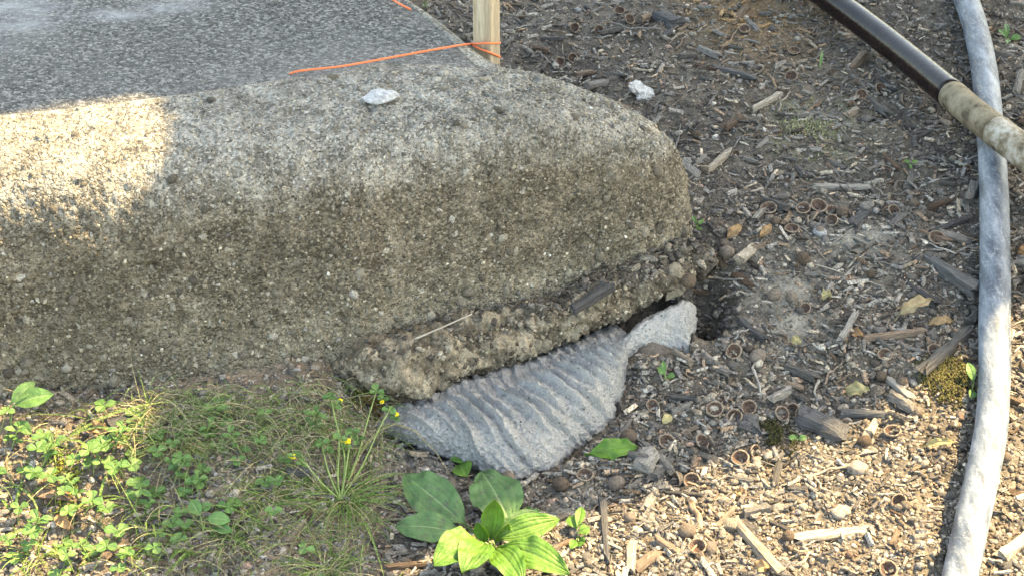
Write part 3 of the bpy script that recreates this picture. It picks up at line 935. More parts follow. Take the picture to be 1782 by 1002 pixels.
# ------------------------------------------------------------------ the grout that squeezed out
def grout_mesh():
    top = [(640, 738, .020), (672, 726, .028), (705, 712, .036), (760, 690, .043), (850, 663, .049), (940, 636, .052), (1000, 610, .054), (1060, 592, .056), (1092, 584, .056)]
    bot = [(640, 744, .012), (690, 768, .006), (745, 792, .002), (800, 812, -.002), (855, 840, -.004), (905, 847, -.004), (965, 824, -.004), (1010, 788, -.004), (1044, 770, -.001), (1072, 728, .006), (1091, 682, .014), (1099, 640, .024), (1100, 606, .034)]
    n, mrows = 330, 120
    Tt = resample(crom([at(*p) for p in top], 20), n)
    Bt = resample(crom([at(*p) for p in bot], 20), n)
    a = np.linspace(0, 1, n)
    Tt = Tt + np.array([0, .006, -.004])
    back = Tt + np.array([-.01, .045, -.012])
    G = np.empty((n, mrows, 3))
    b = np.linspace(0, 1, mrows)
    for j, t in enumerate(b):
        if t < .2:
            k = t / .2
            G[:, j] = back * (1 - k) + Tt * k
            G[:, j, 2] += .004 * np.sin(k * np.pi / 2)
        else:
            k = (t - .2) / .8
            w = 1 - (1 - k) ** 1.0
            base_ = Tt * (1 - w) + Bt * w
            bul = (np.sin(np.pi * k ** 0.8) ** 0.75) * (0.052 * np.sin(np.pi * np.clip(a, .02, .98)) ** .5)
            out = np.array([.10, -.80, .46])
            G[:, j] = base_ + bul[:, None] * out[None] if np.ndim(bul) else base_
    # undercut at the foot
    for j, t in enumerate(b):
        if t > .93:
            k = (t - .93) / .07
            G[:, j, 1] += .006 * k
    nrm = gnormals(G)
    if nrm[n // 2, 60, 2] < 0:
        nrm = -nrm
    AA, BB = np.meshgrid(a, b, indexing='ij')
    P = G.reshape(-1, 3)
    kk = np.clip((BB - .2) / .8, 0, 1)
    wob = fbm(P, 14, 2, 81).reshape(AA.shape) * .05 + fbm(P, 45, 2, 82).reshape(AA.shape) * .005
    # folds lean to the right as they come down
    ph = (AA - .15 * kk * (1.25 - kk * .55) * np.sin(np.pi * AA * .8 + .2) + wob)
    marks = np.array([.07, .13, .19, .245, .31, .355, .40, .455, .50, .545, .60, .64, .69, .735, .775, .82, .86, .90, .945])
    amp = np.array([.5, .6, .5, .8, .9, 1.0, .7, 1.0, .7, .9, 1.0, .7, 1.1, .8, 1.0, .9, .8, .7, .5])
    lng = np.array([.5, .6, .7, .9, .6, 1.1, .5, .7, 1.1, .6, .7, 1.1, .6, .75, .5, .7, .6, .6, .5])
    rdg = np.zeros_like(ph)
    for mk_, am, ln in zip(marks, amp, lng):
        x = (ph - mk_) / .042
        saw = np.where((x > 0) & (x < 1), (1 - x) ** 1.3, 0) * np.where(x > 0, 1, 0) * sstep(0, .13, x)
        rdg += am * saw * sstep(ln, ln * .45, kk)
    dsp = (.0145 * rdg) * (.25 + .75 * sstep(0, .22, kk)) - .002
    for (mk_, dep, wd) in [(.36, .006, .016), (.565, .0055, .014), (.72, .004, .012), (.20, .003, .012)]:
        dsp -= dep * np.exp(-((ph - mk_) / wd) ** 2) * sstep(.25, .7, kk)
    dsp += .0035 * fbm(P, 24, 3, 83).reshape(AA.shape) + .0022 * fbm(P, 130, 3, 84).reshape(AA.shape) + .0021 * vnoise(P, 330, 85).reshape(AA.shape) + .0015 * vnoise(P, 620, 86).reshape(AA.shape)
    G = G + nrm * dsp[..., None]
    V1, F1 = G.reshape(-1, 3), gridf(n, mrows)
    # small lobe further along, reaching up to the kerb nose
    top2 = [(1078, 598, .053), (1098, 578, .060), (1128, 556, .068), (1160, 541, .073), (1184, 532, .075), (1198, 536, .072), (1201, 560, .06), (1200, 590, .045), (1196, 622, .03)]
    bot2 = [(1086, 625, .036), (1098, 622, .034), (1112, 620, .032), (1130, 620, .030), (1150, 622, .028), (1165, 624, .026), (1178, 626, .024), (1188, 628, .022), (1195, 630, .02)]
    n2, m2 = 110, 70
    T2 = resample(crom([at(*p) for p in top2], 14), n2)
    B2 = resample(crom([at(*p) for p in bot2], 14), n2)
    k = np.linspace(0, 1, m2)
    G2 = T2[:, None] * (1 - k)[None, :, None] + B2[:, None] * k[None, :, None]
    G2 += (np.sin(np.pi * k) * .010)[None, :, None] * np.array([.2, -.6, .6])
    bk2 = T2 + np.array([.01, .04, -.02])
    G2 = np.concatenate([bk2[:, None], (bk2 * .5 + T2 * .5 + np.array([0, 0, .004]))[:, None], G2], 1)
    n2n = gnormals(G2)
    if n2n[n2 // 2, 30, 2] < 0:
        n2n = -n2n
    P = G2.reshape(-1, 3)
    G2 = G2 + n2n * (.003 * fbm(P, 40, 3, 91) + .0012 * vnoise(P, 300, 92) + .001 * vnoise(P, 600, 93)).reshape(G2.shape[:2])[..., None]
    V2, F2 = G2.reshape(-1, 3), gridf(n2, m2 + 2) + len(V1)
    return mesh_np('grout', np.vstack([V1, V2]), np.vstack([F1, F2]))
gr = obj('grout_mound', grout_mesh(), MAT['grout'])
gr['label'] = 'ridged light grey grout bulging out from under the concrete kerb'
gr['category'] = 'grout'

# ------------------------------------------------------------------ sun patches and the unseen tree added and shaped to leave them
def lit_poly(pts, z):
    return np.array([at(u, v, z)[:2] for u, v in pts]), z
LIT = [lit_poly([(-400, 308), (-10, 222), (170, 194), (244, 180), (256, 220), (276, 270), (268, 300), (150, 400), (0, 450), (-400, 560)], .295),
       lit_poly([(-400, 750), (-20, 716), (120, 718), (238, 712), (268, 740), (225, 770), (205, 812), (216, 850), (190, 880), (250, 930), (300, 1004), (330, 1100), (-400, 1250)], .035),
       lit_poly([(560, 1040), (690, 975), (760, 955), (800, 935), (835, 912), (872, 890), (915, 925), (960, 905), (1050, 884), (1150, 852), (1250, 806), (1330, 792), (1400, 776), (1480, 752), (1540, 716), (1620, 690),
                 (1680, 645), (1740, 606), (1800, 585), (1900, 548), (2500, 420), (2500, 1600), (500, 1600)], .012)]
def lit_slow(P):
    out = np.zeros(len(P), bool)
    for poly, z in LIT:
        q = P - S[None] * ((P[:, 2] - z) / S[2])[:, None]
        hit = inpoly(q[:, 0], q[:, 1], poly)
        if z < .1:           # the kerb itself keeps the sun off ground close in front of it
            for zk in (.30, .26, .2, .12):
                k = P - S[None] * ((P[:, 2] - zk) / S[2])[:, None]
                hit &= ~in_kerb(k[:, 0], k[:, 1], -.012)
        out |= hit
    return out
# every sun ray is known by where it meets z = 0.1, so one map answers all questions
LX, LY, LH = -2.6, -0.2, .005
LM = np.zeros((1100, 1000), bool)
gi, gj = np.meshgrid(np.arange(1100), np.arange(1000), indexing='ij')
LM[...] = lit_slow(np.stack([LX + gi.ravel() * LH, LY + gj.ravel() * LH, np.full(gi.size, .1)], 1)).reshape(gi.shape)
def lit(P):
    q = P - S[None] * ((P[:, 2] - .1) / S[2])[:, None]
    i, j = ((q[:, 0] - LX) / LH + .5).astype(int), ((q[:, 1] - LY) / LH + .5).astype(int)
    ok = (i >= 0) & (j >= 0) & (i < 1100) & (j < 1000)
    return LM[np.clip(i, 0, 1099), np.clip(j, 0, 999)] & ok
def build_shade_tree():  # unseen shade caster, added for its effect on the sunlight
    root = thing('added_shade_tree', 'added unseen tree shaped to cast the shade and sun patches', 'tree', (3.3, 3.4, float(g(3.3, 3.4))))
    loc = np.array(root.location)
    cen = np.array([.25, 2.15, .1]) + S * 2.8
    trunk = crom([(0, 0, -.1), (.02, .03, .8), (-.05, -.02, 1.7), (-.25, -.1, 2.6), (-.55, -.2, 3.3)], 8)
    V, F = tube(trunk, np.linspace(.17, .09, len(trunk)), 14)
    tk = obj('trunk', mesh_np('trunk', V, F), MAT['bark'], root)
    for k in range(9):
        s0 = trunk[len(trunk) // 2 + k % 4 * 3]
        e0 = cen - loc + np.array([rng.uniform(-.7, 1.0), rng.uniform(-1, 1), rng.uniform(.25, .6)])
        lb_ = crom([s0, (s0 + e0) / 2 + np.array([0, 0, .25]), e0], 8)
        V, F = tube(lb_, np.linspace(.05, .012, len(lb_)), 8)
        if lit(V + loc).mean() < .02:
            obj('limb', mesh_np('limb', V, F), MAT['bark'], root)
    # leaves, left out wherever they would block a wanted sun patch
    LV = np.array([(0, 0, 0), (.3, .26, .03), (.7, .22, .02), (1, 0, -.05), (.7, -.22, .02), (.3, -.26, .03)])
    LF = np.array([(0, 1, 2, 3), (0, 3, 4, 5)])
    pos, rot, scl = [], [], []
    for size, n in ((.12, 20000), (.07, 30000), (.03, 120000), (.014, 300000)):
        q = rng.uniform(-1, 1, (n, 2))
        q = q[(q ** 2).sum(1) < 1]
        gp = np.stack([.2 + q[:, 0] * 2.0, 2.15 + q[:, 1] * 1.75, np.full(len(q), .1)], 1)
        p = gp + S[None] * rng.uniform(2.4, 3.1, len(q))[:, None]
        if size < .1:        # smaller leaves crowd round the openings
            w = .16 if size > .05 else (.085 if size > .02 else .04)
            nearb = np.zeros(len(q), bool)
            for k in range(8):
                nearb |= lit(p + np.array([w * math.cos(k * .785), w * math.sin(k * .785), 0]))
            p = p[nearb]
        R = rots(rng.uniform(0, 6.28, len(p)), rng.uniform(-.5, .5, len(p)), rng.uniform(-.5, .5, len(p)))
        bad = np.zeros(len(p), bool)
        for v in list(LV) + [(.5, 0, 0)]:
            bad |= lit(p + (R @ (np.asarray(v) * size)))
        ok = ~bad
        pos.append(p[ok]); rot.append(R[ok]); scl.append(np.full((ok.sum(), 3), size))
    pos, rot, scl = np.vstack(pos), np.vstack(rot), np.vstack(scl)
    me = scatter_mesh('shaped_crown', [(LV, LF)], pos - loc, rot, scl, np.zeros((len(pos), 3)), False)
    obj('shaped_crown', me, MAT['tree_leaf'], root)
build_shade_tree()

# ------------------------------------------------------------------ hose, pipe, stake, twine
def sweep_obj(name, path, rad, sides, mat, parent=None, bumpy=0.0):
    V, F = tube(path, rad, sides)
    if bumpy:
        n = len(path)
        c = np.repeat(np.asarray(path), sides, 0)
        d = V[:n * sides] - c
        d /= np.linalg.norm(d, axis=1, keepdims=True)
        V[:n * sides] += d * (bumpy * fbm(V[:n * sides], 14, 3, 5))[:, None]
    return obj(name, mesh_np(name, V, F), mat, parent)

HR = 0.0168
hp = [(1622, -190), (1648, -90), (1672, 0), (1694, 70), (1710, 150), (1719, 240), (1725, 330), (1728, 420), (1728, 520), (1727, 600), (1727, 680), (1721, 770), (1707, 850), (1690, 925), (1672, 1010), (1650, 1110), (1620, 1240)]
path = crom([atg(u, v, HR + .003) for u, v in hp], 14)
path[:, 2] = np.convolve(np.pad(path[:, 2], 8, 'edge'), np.ones(17) / 17, 'valid')
hose = sweep_obj('hose', path, HR, 36, MAT['hose'], None, .0007)
hose['label'] = 'thick scuffed blue-grey plastic hose running down the right side'
hose['category'] = 'hose'

cr = atg(1722, 218)
za, zb = .030, .030
def pipe_pt(u, v, h):
    P = atg(u, v)
    return at(u, v, P[2] + h)
pipe = thing('pipe', 'dark brown pipe with muddy tan end crossing over the grey hose', 'pipe', tuple(atg(1560, 90)))
pl = np.array(pipe.location)
pA = crom([pipe_pt(1320, -90, .024), pipe_pt(1430, -12, .026), pipe_pt(1545, 74, .032), pipe_pt(1660, 168, .044)], 14) - pl
PR = .0185
sweep_obj('sleeve', pA, PR, 32, MAT['pipe_dark'], pipe, .0004)
d_ = pA[-1] - pA[-2]
d_ /= np.linalg.norm(d_)
pB = crom([pA[-1] - d_ * .004, pipe_pt(1695, 198, .052) - pl, pipe_pt(1733, 228, .054) - pl], 10)
sweep_obj('muddy_end', pB, PR * 1.0, 32, MAT['pipe_mud'], pipe, .0009)
pC = crom([pB[-1], pipe_pt(1795, 275, .054) - pl, pipe_pt(1900, 352, .046) - pl, pipe_pt(2050, 455, .030) - pl], 14)
rc = np.full(len(pC), PR * 1.03)
rc[:3] = [PR * 1.0, PR * 1.06, PR * 1.05]
sweep_obj('coupling', pC, rc, 32, MAT['pipe_cement'], pipe, .001)

# wooden stake behind the slab corner
sb = at(846, 100, .27)
stake = thing('wooden_stake', 'square pale wooden stake behind the kerb tied with orange twine', 'stake', (at(846, 90, .30)[0], 2.124, .06))
def box_mesh(name, sx, sy, z0, z1, bev=.0015, segs=14):
    o = [(-sx + bev, -sy), (sx - bev, -sy), (sx, -sy + bev), (sx, sy - bev), (sx - bev, sy), (-sx + bev, sy), (-sx, sy - bev), (-sx, -sy + bev)]
    zs = np.linspace(z0, z1, segs)
    V = np.array([(x, y, z) for z in zs for x, y in o])
    V[:, :2] += .0006 * np.stack([vnoise(V, 30, 3), vnoise(V, 30, 4)], 1)
    n = len(o)
    return mesh_np(name, V, [gridf(segs, n, True)[:, ::-1], ], None, False), V
me, _ = box_mesh('stake_post', .0118, .0105, -.14, .75)
so = obj('post', me, MAT['stake'], stake)
so.rotation_euler = (0, 0, math.radians(-33))

twine = thing('orange_twine', 'orange twine looped round the stake and stretched over the kerb', 'twine', tuple(at(830, 80, .30)))
tl = np.array(twine.location)
def twine_seg(name, pts, n=10, r=.00125):
    P = crom(pts, n) - tl
    V, F = tube(P, r, 7, True, .12, 3)
    obj(name, mesh_np(name, V, F), MAT['string'], twine)
e1 = at(521, 128, .303)
sx, sy = stake.location.x, stake.location.y
def aty(u, v, y):
    dx, dy = (u - 891.0) / FPX, (501.0 - v) / FPX
    t = y / (CP + dy * SP)
    return np.array([dx * t, y, CAM_H + t * (-SP + dy * CP)])
fa, fm, fb = aty(820.5, 76.5, sy - .004), aty(848, 75.5, sy - .0185), aty(870, 75, sy + .003)
ga, gm, gb = aty(823, 79, sy - .006), aty(850, 91, sy - .0185), aty(870, 99.5, sy + .003)
twine_seg('line', [e1 + np.array([-.014, .003, -.004]), e1 + np.array([0, 0, .0025]), at(600, 115, .306), at(700, 97, .305), at(780, 82.5, .303), fa])
twine_seg('loop', [fa, (fa + fm) / 2 + np.array([-.001, -.001, 0]), fm, (fm + fb) / 2 + np.array([.001, -.001, 0]), fb, fb + np.array([-.004, .012, -.003])], 6)
twine_seg('loop', [ga, (ga + gm) / 2 + np.array([-.001, -.001, 0]), gm, (gm + gb) / 2 + np.array([.001, -.001, 0]), gb, gb + np.array([-.004, .012, -.003])], 6)
twine_seg('line', [gb + np.array([-.004, .012, -.003]), np.array([sx - .012, sy + .016, .255]), np.array([-.050, 2.165, .25]), np.array([-.086, 2.215, .265]), at(716, 19, .297), at(700, 10, .304), at(682, -1, .304), at(640, -28, .306)])

# flat stone lying on the kerb top, white flake beside the nose
def lump_thing(name, P, r3, yaw, mat, label, cat, seed=1, sub=2, amp=.25, group=None, tilt=(0, 0), flat=False):
    V, F = lump(sub, seed, amp, 1.4)
    if flat:
        V[:, 2] = np.clip(V[:, 2], -.55, .55)
    o = obj(name, mesh_np(name, V * np.array(r3), F), mat)
    o.location = P
    o.rotation_euler = (tilt[0], tilt[1], yaw)
    o['label'] = label
    o['category'] = cat
    if group:
        o['group'] = group
    return o
P, nrm = on_kerb(664, 168)
lump_thing('flat_stone', P + np.array([0, 0, .003]), (.0172, .0135, .0055), .2, MAT['white_rock'], 'flat oval grey stone lying alone on top of the kerb', 'stone', 6, 3, .2)

# ------------------------------------------------------------------ leaves and plants
def leaf_sheet(base, tip, W, nrm, arch=.12, fold=.15, wave=.0, shape=1.0, n=16, m=9, seed=0, notch=0.0, petiole=.12):
    base, tip, nrm = np.asarray(base, float), np.asarray(tip, float), np.asarray(nrm, float)
    ax = tip - base
    L = np.linalg.norm(ax)
    ax /= L
    sd = np.cross(nrm, ax)
    sd /= np.linalg.norm(sd)
    up = np.cross(ax, sd)
    t = np.linspace(0, 1, n)
    w = np.sin(np.pi * np.clip((t - petiole) / (1 - petiole), 0, 1) ** shape) ** .75
    w = np.maximum(w, .06 * (t < petiole + .05))
    sgn = np.linspace(-1, 1, m)
    V = np.empty((n, m, 3))
    rs = np.random.default_rng(abs(seed))
    ph = rs.uniform(0, 6, 3)
    for i in range(n):
        wy = W / 2 * w[i]
        z = L * arch * math.sin(math.pi * t[i]) + fold * np.abs(sgn) * wy + wave * np.sin(t[i] * 17 + sgn * 2 + ph[0]) * np.abs(sgn) * W + wave * .6 * np.sin(t[i] * 31 + ph[1] + sgn * 3) * W * np.abs(sgn)
        xx = L * t[i] * np.ones(m) - notch * L * (1 - np.abs(sgn)) * (t[i] > .9) * (t[i] - .9) * 10
        V[i] = base + ax * xx[:, None] + sd * (sgn * wy)[:, None] + up * z[:, None]
    vein = np.zeros((n, m))
    vein[:, m // 2] = 1
    if m >= 15:
        for cv in (3, 5, 11, 13):
            vein[:, cv] = .66
    elif m >= 9:
        vein[:, 2] = .5
        vein[:, m - 3] = .5
    V = V.reshape(-1, 3)
    F = gridf(n, m)
    th = .00035
    N = len(V)
    V = np.vstack([V, V - up * th])
    col = np.tile(vein.reshape(-1, 1), (2, 3))
    return V, [F, F[:, ::-1] + N], col

def leaf_part(name, parent, mat, *a, **k):
    V, F, c = leaf_sheet(*a, **k)
    off = np.array(parent.location) if parent is not None else 0
    return obj(name, mesh_np(name, V - off, F, c), mat, parent)

def stem_part(name, parent, pts, r=.0008, n=6, mat=None, r1=None):
    P = crom(pts, n) - np.array(parent.location)
    V, F = tube(P, np.linspace(r, r1 if r1 else r * .7, len(P)), 6)
    return obj(name, mesh_np(name, V, F), mat or MAT['stem'], parent)

UPV = np.array([0, -.35, 1.0])
# broad-leaved plantain in front of the grout
pc = atz(852, 955)
pd = thing('plantain_plant', 'broad-leaved plantain with dusty dark and bright green leaves before the grout', 'plant', tuple(pc))
def pleaf(b, t, W, bright, zb=.008, zt=.014, nrm=UPV, seed=0, **k):
    return leaf_part('leaf', pd, MAT['plantain_bright' if bright else 'plantain_dark'], atz(*b, zb), atz(*t, zt), W * (.00062 if bright else .00050), nrm, seed=seed, n=26, m=17, **k)
pleaf((826, 938), (704, 852), 88, 0, .006, .022, (-.25, -.55, .9), 1, arch=.08, fold=.12, wave=.06, petiole=.14, shape=.9)
pleaf((812, 940), (686, 927), 62, 0, .004, .012, (-.1, -.5, .9), 2, arch=.10, fold=.10, wave=.045, shape=.85)
pleaf((890, 928), (838, 846), 104, 0, .006, .020, (.15, -.7, .9), 3, arch=.06, fold=.1, wave=.05, petiole=.05, shape=.85)
pleaf((855, 944), (944, 918), 46, 0, .004, .016, (.0, -.6, .9), 4, arch=.12, fold=.15, wave=.02)
pleaf((852, 962), (974, 944), 42, 1, .012, .026, (.05, -.75, .8), 5, arch=.10, fold=.2, wave=.03, shape=.9)
pleaf((862, 968), (990, 1030), 54, 1, .008, .018, (.2, -.6, .9), 6, arch=.14, fold=.2, wave=.05)
pleaf((842, 962), (756, 1028), 62, 1, .010, .024, (-.2, -.65, .9), 7, arch=.18, fold=.2, wave=.05)
pleaf((848, 968), (806, 1040), 54, 1, .010, .020, (-.1, -.6, .9), 8, arch=.16, fold=.25, wave=.05)
pleaf((856, 968), (910, 1045), 50, 1, .006, .016, (.1, -.6, .9), 9, arch=.12, fold=.22, wave=.05)
pleaf((852, 962), (862, 958), 36, 1, .006, .058, (.0, -1, .25), 10, arch=-.12, fold=.5, wave=.02)
pleaf((846, 964), (832, 964), 24, 1, .006, .036, (-.4, -1, .2), 11, arch=-.1, fold=.6)
pleaf((860, 962), (886, 960), 22, 1, .006, .030, (.5, -1, .2), 12, arch=-.1, fold=.6)
for k, (u, v) in enumerate([(852, 966), (858, 964), (846, 963)]):
    b0 = atz(u, v, .002)
    stem_part('stalk', pd, [b0, b0 + np.array([.001 * k, -.002, .006]), b0 + np.array([.004 * (k - 1), -.004, .012])], .0016)

def small_plant(name, label, cat, uv, leaves, mat, group=None, zb=.002, stems=True):
    p0 = atz(*uv)
    t = thing(name, label, cat, tuple(p0), group=group)
    for k, (b, tp, W, zt) in enumerate(leaves):
        B0, T0 = atz(*b, zb + (zt * .5)), atz(*tp, zt)
        leaf_part('leaf', t, MAT[mat], B0, T0, W * .00055, (rng.uniform(-.2, .2), -.6, .9), seed=k + uv[0], n=10, m=7, arch=.1, fold=.2, wave=.02, petiole=.08)
        if stems:
            stem_part('stem', t, [p0, (p0 + B0) / 2 + np.array([0, 0, .002]), B0], .0007)
    return t
small_plant('broadleaf_seedling', 'green leaf poking out from under the grey grout', 'plant', (790, 800), [((782, 799), (820, 796), 24, .008), ((800, 800), (812, 834), 40, .006)], 'plantain_bright', stems=False)
small_plant('yellowing_weed', 'small yellow-green weed at the shadow edge right of the plantain', 'plant', (1006, 945), [((1004, 940), (1012, 908), 18, .016), ((1004, 938), (990, 918), 22, .012), ((1006, 945), (1026, 940), 20, .012), ((1002, 950), (992, 968), 16, .006), ((1006, 952), (1018, 958), 20, .006)], 'plantain_bright')
small_plant('tiny_seedling', 'tiny seedling with two round leaves right of the grout', 'plant', (1158, 672), [((1156, 670), (1144, 662), 13, .010), ((1160, 671), (1174, 677), 13, .008), ((1157, 668), (1152, 654), 10, .012)], 'clover')
small_plant('tiny_seedling', 'small green sprout at the nose of the kerb', 'plant', (1212, 402), [((1212, 400), (1204, 388), 9, .010), ((1213, 401), (1224, 396), 8, .008), ((1211, 402), (1222, 406), 7, .006)], 'clover')
small_plant('tiny_seedling', 'leafy green seedling at far right above the pipe end', 'plant', (1754, 76), [((1752, 74), (1736, 64), 17, .016), ((1756, 73), (1776, 72), 18, .014), ((1754, 77), (1752, 88), 14, .008), ((1754, 72), (1748, 54), 12, .018)], 'clover')
small_plant('tiny_seedling', 'two-leaved seedling pressed against the left side of the hose', 'plant', (1690, 690), [((1692, 684), (1680, 661), 19, .018), ((1692, 694), (1686, 712), 18, .010)], 'clover')
small_plant('tiny_seedling', 'pale green sprout beside the dark moss clump', 'plant', (1388, 765), [((1386, 765), (1372, 763), 12, .006), ((1388, 765), (1404, 764), 12, .006), ((1387, 764), (1382, 758), 8, .006)], 'clover')
small_plant('tiny_seedling', 'small green sprout left of the wooden stake behind the slab', 'plant', (742, 20), [((740, 20), (732, 10), 9, .02), ((742, 19), (750, 8), 9, .02), ((741, 22), (736, 28), 9, .01)], 'clover')
small_plant('tiny_seedling', 'little cluster of green leaves under the right side of the plantain', 'plant', (926, 908), [((925, 908), (915, 898), 14, .010), ((927, 907), (938, 900), 12, .010), ((925, 910), (918, 918), 12, .006)], 'clover')
small_plant('tiny_seedling', 'thin green blade shoot among the mulch below the dark pipe', 'plant', (1425, 138), [((1425, 140), (1429, 120), 7, .022)], 'clover', stems=False)
small_plant('tiny_seedling', 'bright green moss sprig by the mulch centre right', 'plant', (1583, 293), [((1583, 293), (1572, 291), 9, .006), ((1584, 293), (1596, 290), 9, .006), ((1583, 294), (1584, 300), 8, .004)], 'clover', stems=False)
# wilted leaf right of the grout
V, F, c = leaf_sheet(atz(1016, 800, .006), atz(1110, 790, .012), 40 * .00056, (0, -.6, .9), .10, .05, .10, .9, 26, 13, 5)
o = obj('wilted_leaf', mesh_np('wilted_leaf', V, F, c), MAT['plantain_bright'], label='crumpled green leaf lying right of the grout foot', category='leaf')

def trifoliate(parent, P, az, size, tilt=.25, mat='clover', seed=0):
    for k in range(3):
        a = az + k * 2.094 + rng.uniform(-.2, .2)
        d = np.array([math.cos(a), math.sin(a), tilt * rng.uniform(-.6, 1.0)])
        leaf_part('leaflet', parent, MAT[mat], P, P + d * size, size * .92, (.0 + .2 * math.cos(a), -.15 + .2 * math.sin(a), 1), arch=.05, fold=.22, shape=1.25, n=8, m=7, seed=seed + k, notch=.12, petiole=.04)

def clover(uv, h, size, label, group=None, lean=None):
    size *= 1.22
    p0 = atz(*uv)
    lean = lean if lean is not None else rng.uniform(-.02, .02, 2)
    t = thing('clover', label, 'clover', tuple(p0), group=group)
    tp = p0 + np.array([lean[0], lean[1], h])
    stem_part('stem', t, [p0 - np.array([0, 0, .003]), (p0 + tp) / 2 + np.array([rng.uniform(-.004, .004), .002, h * .15]), tp], .00055)
    trifoliate(t, tp, rng.uniform(0, 6), size, seed=uv[0])
    return t
SUNC, SHDC = 'small green clover in the sunlit weeds at lower left', 'small green clover in the shaded grass below the kerb'
for (u, v) in [(205, 822), (228, 822), (215, 806), (140, 895), (178, 908), (168, 900), (40, 985), (75, 992), (158, 985), (95, 868), (120, 905), (172, 740), (185, 950), (30, 900), (110, 960), (150, 790), (60, 840), (20, 830), (130, 820), (215, 960), (90, 800)]:
    clover((u, v + 10), rng.uniform(.008, .028), rng.uniform(.0065, .0105), SUNC, 'clovers in the sunlit weeds')
for (u, v) in [(258, 775), (330, 872), (300, 885), (285, 925), (322, 850), (270, 935), (245, 990), (335, 865), (262, 790), (376, 835), (440, 720), (480, 760), (468, 825), (345, 800), (420, 900), (300, 960), (520, 930), (545, 945)]:
    clover((u, v + 10), rng.uniform(.006, .020), rng.uniform(.006, .010), SHDC, 'clovers in the shaded grass')
for _ in range(22):
    u, v = int(rng.uniform(-10, 250)), int(rng.uniform(745, 1000))
    clover((u, v), rng.uniform(.008, .030), rng.uniform(.006, .0105), SUNC, 'clovers in the sunlit weeds')
for _ in range(20):
    u, v = int(rng.uniform(250, 580)), int(rng.uniform(735, 1000))
    clover((u, v), rng.uniform(.006, .022), rng.uniform(.005, .009), SHDC, 'clovers in the shaded grass')
clover((392, 728), .018, .0115, 'large blue-green clover leaf against the foot of the kerb')
small_plant('broadleaf_weed', 'pale oval-leaved weed against the kerb at the left edge', 'plant', (20, 752), [((28, 744), (100, 736), 38, .034), ((34, 752), (58, 778), 22, .014), ((22, 742), (70, 722), 26, .036)], 'clover')
small_plant('broadleaf_weed', 'green weed with broad leaves in the shaded grass bottom left', 'plant', (355, 938), [((352, 925), (336, 905), 24, .018), ((360, 925), (404, 935), 26, .014), ((370, 932), (408, 950), 20, .010), ((350, 915), (372, 908), 18, .016)], 'clover')

# taller leafy weeds standing and leaning on the bank
def leggy(uv, h, n, lean, label, sz=.012):
    p0 = atz(*uv)
    t = thing('leafy_weed', label, 'weed', tuple(p0))
    tp = p0 + np.array([lean[0], lean[1], h])
    mid = (p0 + tp) / 2 + np.array([lean[0] * .1, 0, h * .18])
    stem_part('stem', t, [p0 - np.array([0, 0, .003]), mid, tp], .0009)
    ax = crom([p0, mid, tp], 12)
    for k in range(n):
        P = ax[int(len(ax) * (.25 + .74 * k / n))]
        a_ = k * 2.4 + rng.uniform(-.4, .4)
        s_ = sz * rng.uniform(.7, 1.25)
        D = np.array([math.cos(a_), math.sin(a_) * .9, rng.uniform(-.25, .45)])
        leaf_part('leaf', t, MAT['clover'], P, P + D * s_, s_ * rng.uniform(.45, .62), (.3 * math.cos(a_), -.3, 1), arch=.12, fold=.25, wave=.03, n=9, m=7, seed=k + uv[0], petiole=.12)
for q_ in [((72, 812), .034, 9, (.018, -.004), 'leaning leafy weed in the sun right of the left edge'), ((142, 872), .030, 8, (-.012, .0), 'leafy weed at the centre of the sunlit bank'), ((196, 795), .032, 8, (.016, .0), 'leafy weed leaning right near the kerb foot in the sun'),
           ((55, 938), .034, 9, (.012, -.006), 'bushy leafy weed near the bottom left corner'), ((232, 892), .030, 8, (.010, .0), 'leafy weed on the edge between sun and shade'), ((160, 975), .026, 8, (-.010, .0), 'low leafy weed at the bottom edge left'),
           ((300, 838), .028, 8, (.014, .0), 'shaded leafy weed left of the thin grass tuft'), ((425, 790), .028, 7, (-.014, .0), 'shaded leafy weed leaning left below the kerb'), ((352, 768), .024, 7, (.010, .0), 'small leafy weed right under the kerb foot'),
           ((535, 752), .030, 8, (.012, .0), 'leafy weed left of the medick near the ledge'), ((18, 778), .028, 7, (.012, .0), 'leafy weed at the left edge under the oval leaves')]:
    leggy(*q_)

# yellow-flowered medick leaning over the left end of the grout
md = thing('yellow_medick', 'medick with small yellow flowers leaning against the rubble ledge', 'plant', tuple(atz(592, 862)))
mb = np.array(md.location)
def mstem(pts, r=.0009):
    stem_part('stem', md, [mb] + pts, r)
def flower(P, r=.0032):
    Vs, Fs, b = [], [], 0
    for k in range(14):
        V, F = ICO[0]
        d = rng.normal(size=3)
        d[2] = abs(d[2]) * .8
        d /= np.linalg.norm(d)
        Vs.append(V * np.array([.33, .33, .42]) * r + P - mb + d * r * .75)
        Fs.append(F + b)
        b += len(V)
    obj('flower', mesh_np('flower', np.vstack(Vs), np.vstack(Fs)), MAT['flower'], md)
def hx(u, v, h):
    P = atz(u, min(v + h * 1480, 860))
    return at(u, v, P[2] + h)
tips = [((655, 680, .055), (620, 800, .02), (640, 730, .04)), ((590, 762, .045), (588, 830, .02), (590, 790, .035)), ((678, 712, .045), (630, 810, .025), (660, 745, .04)),
        ((575, 690, .05), (600, 800, .03), (585, 735, .045)), ((515, 792, .03), (560, 840, .015), (535, 810, .028)), ((560, 770, .035), (575, 830, .02), (565, 795, .03)), ((612, 750, .045), (600, 830, .02), (606, 790, .035))]
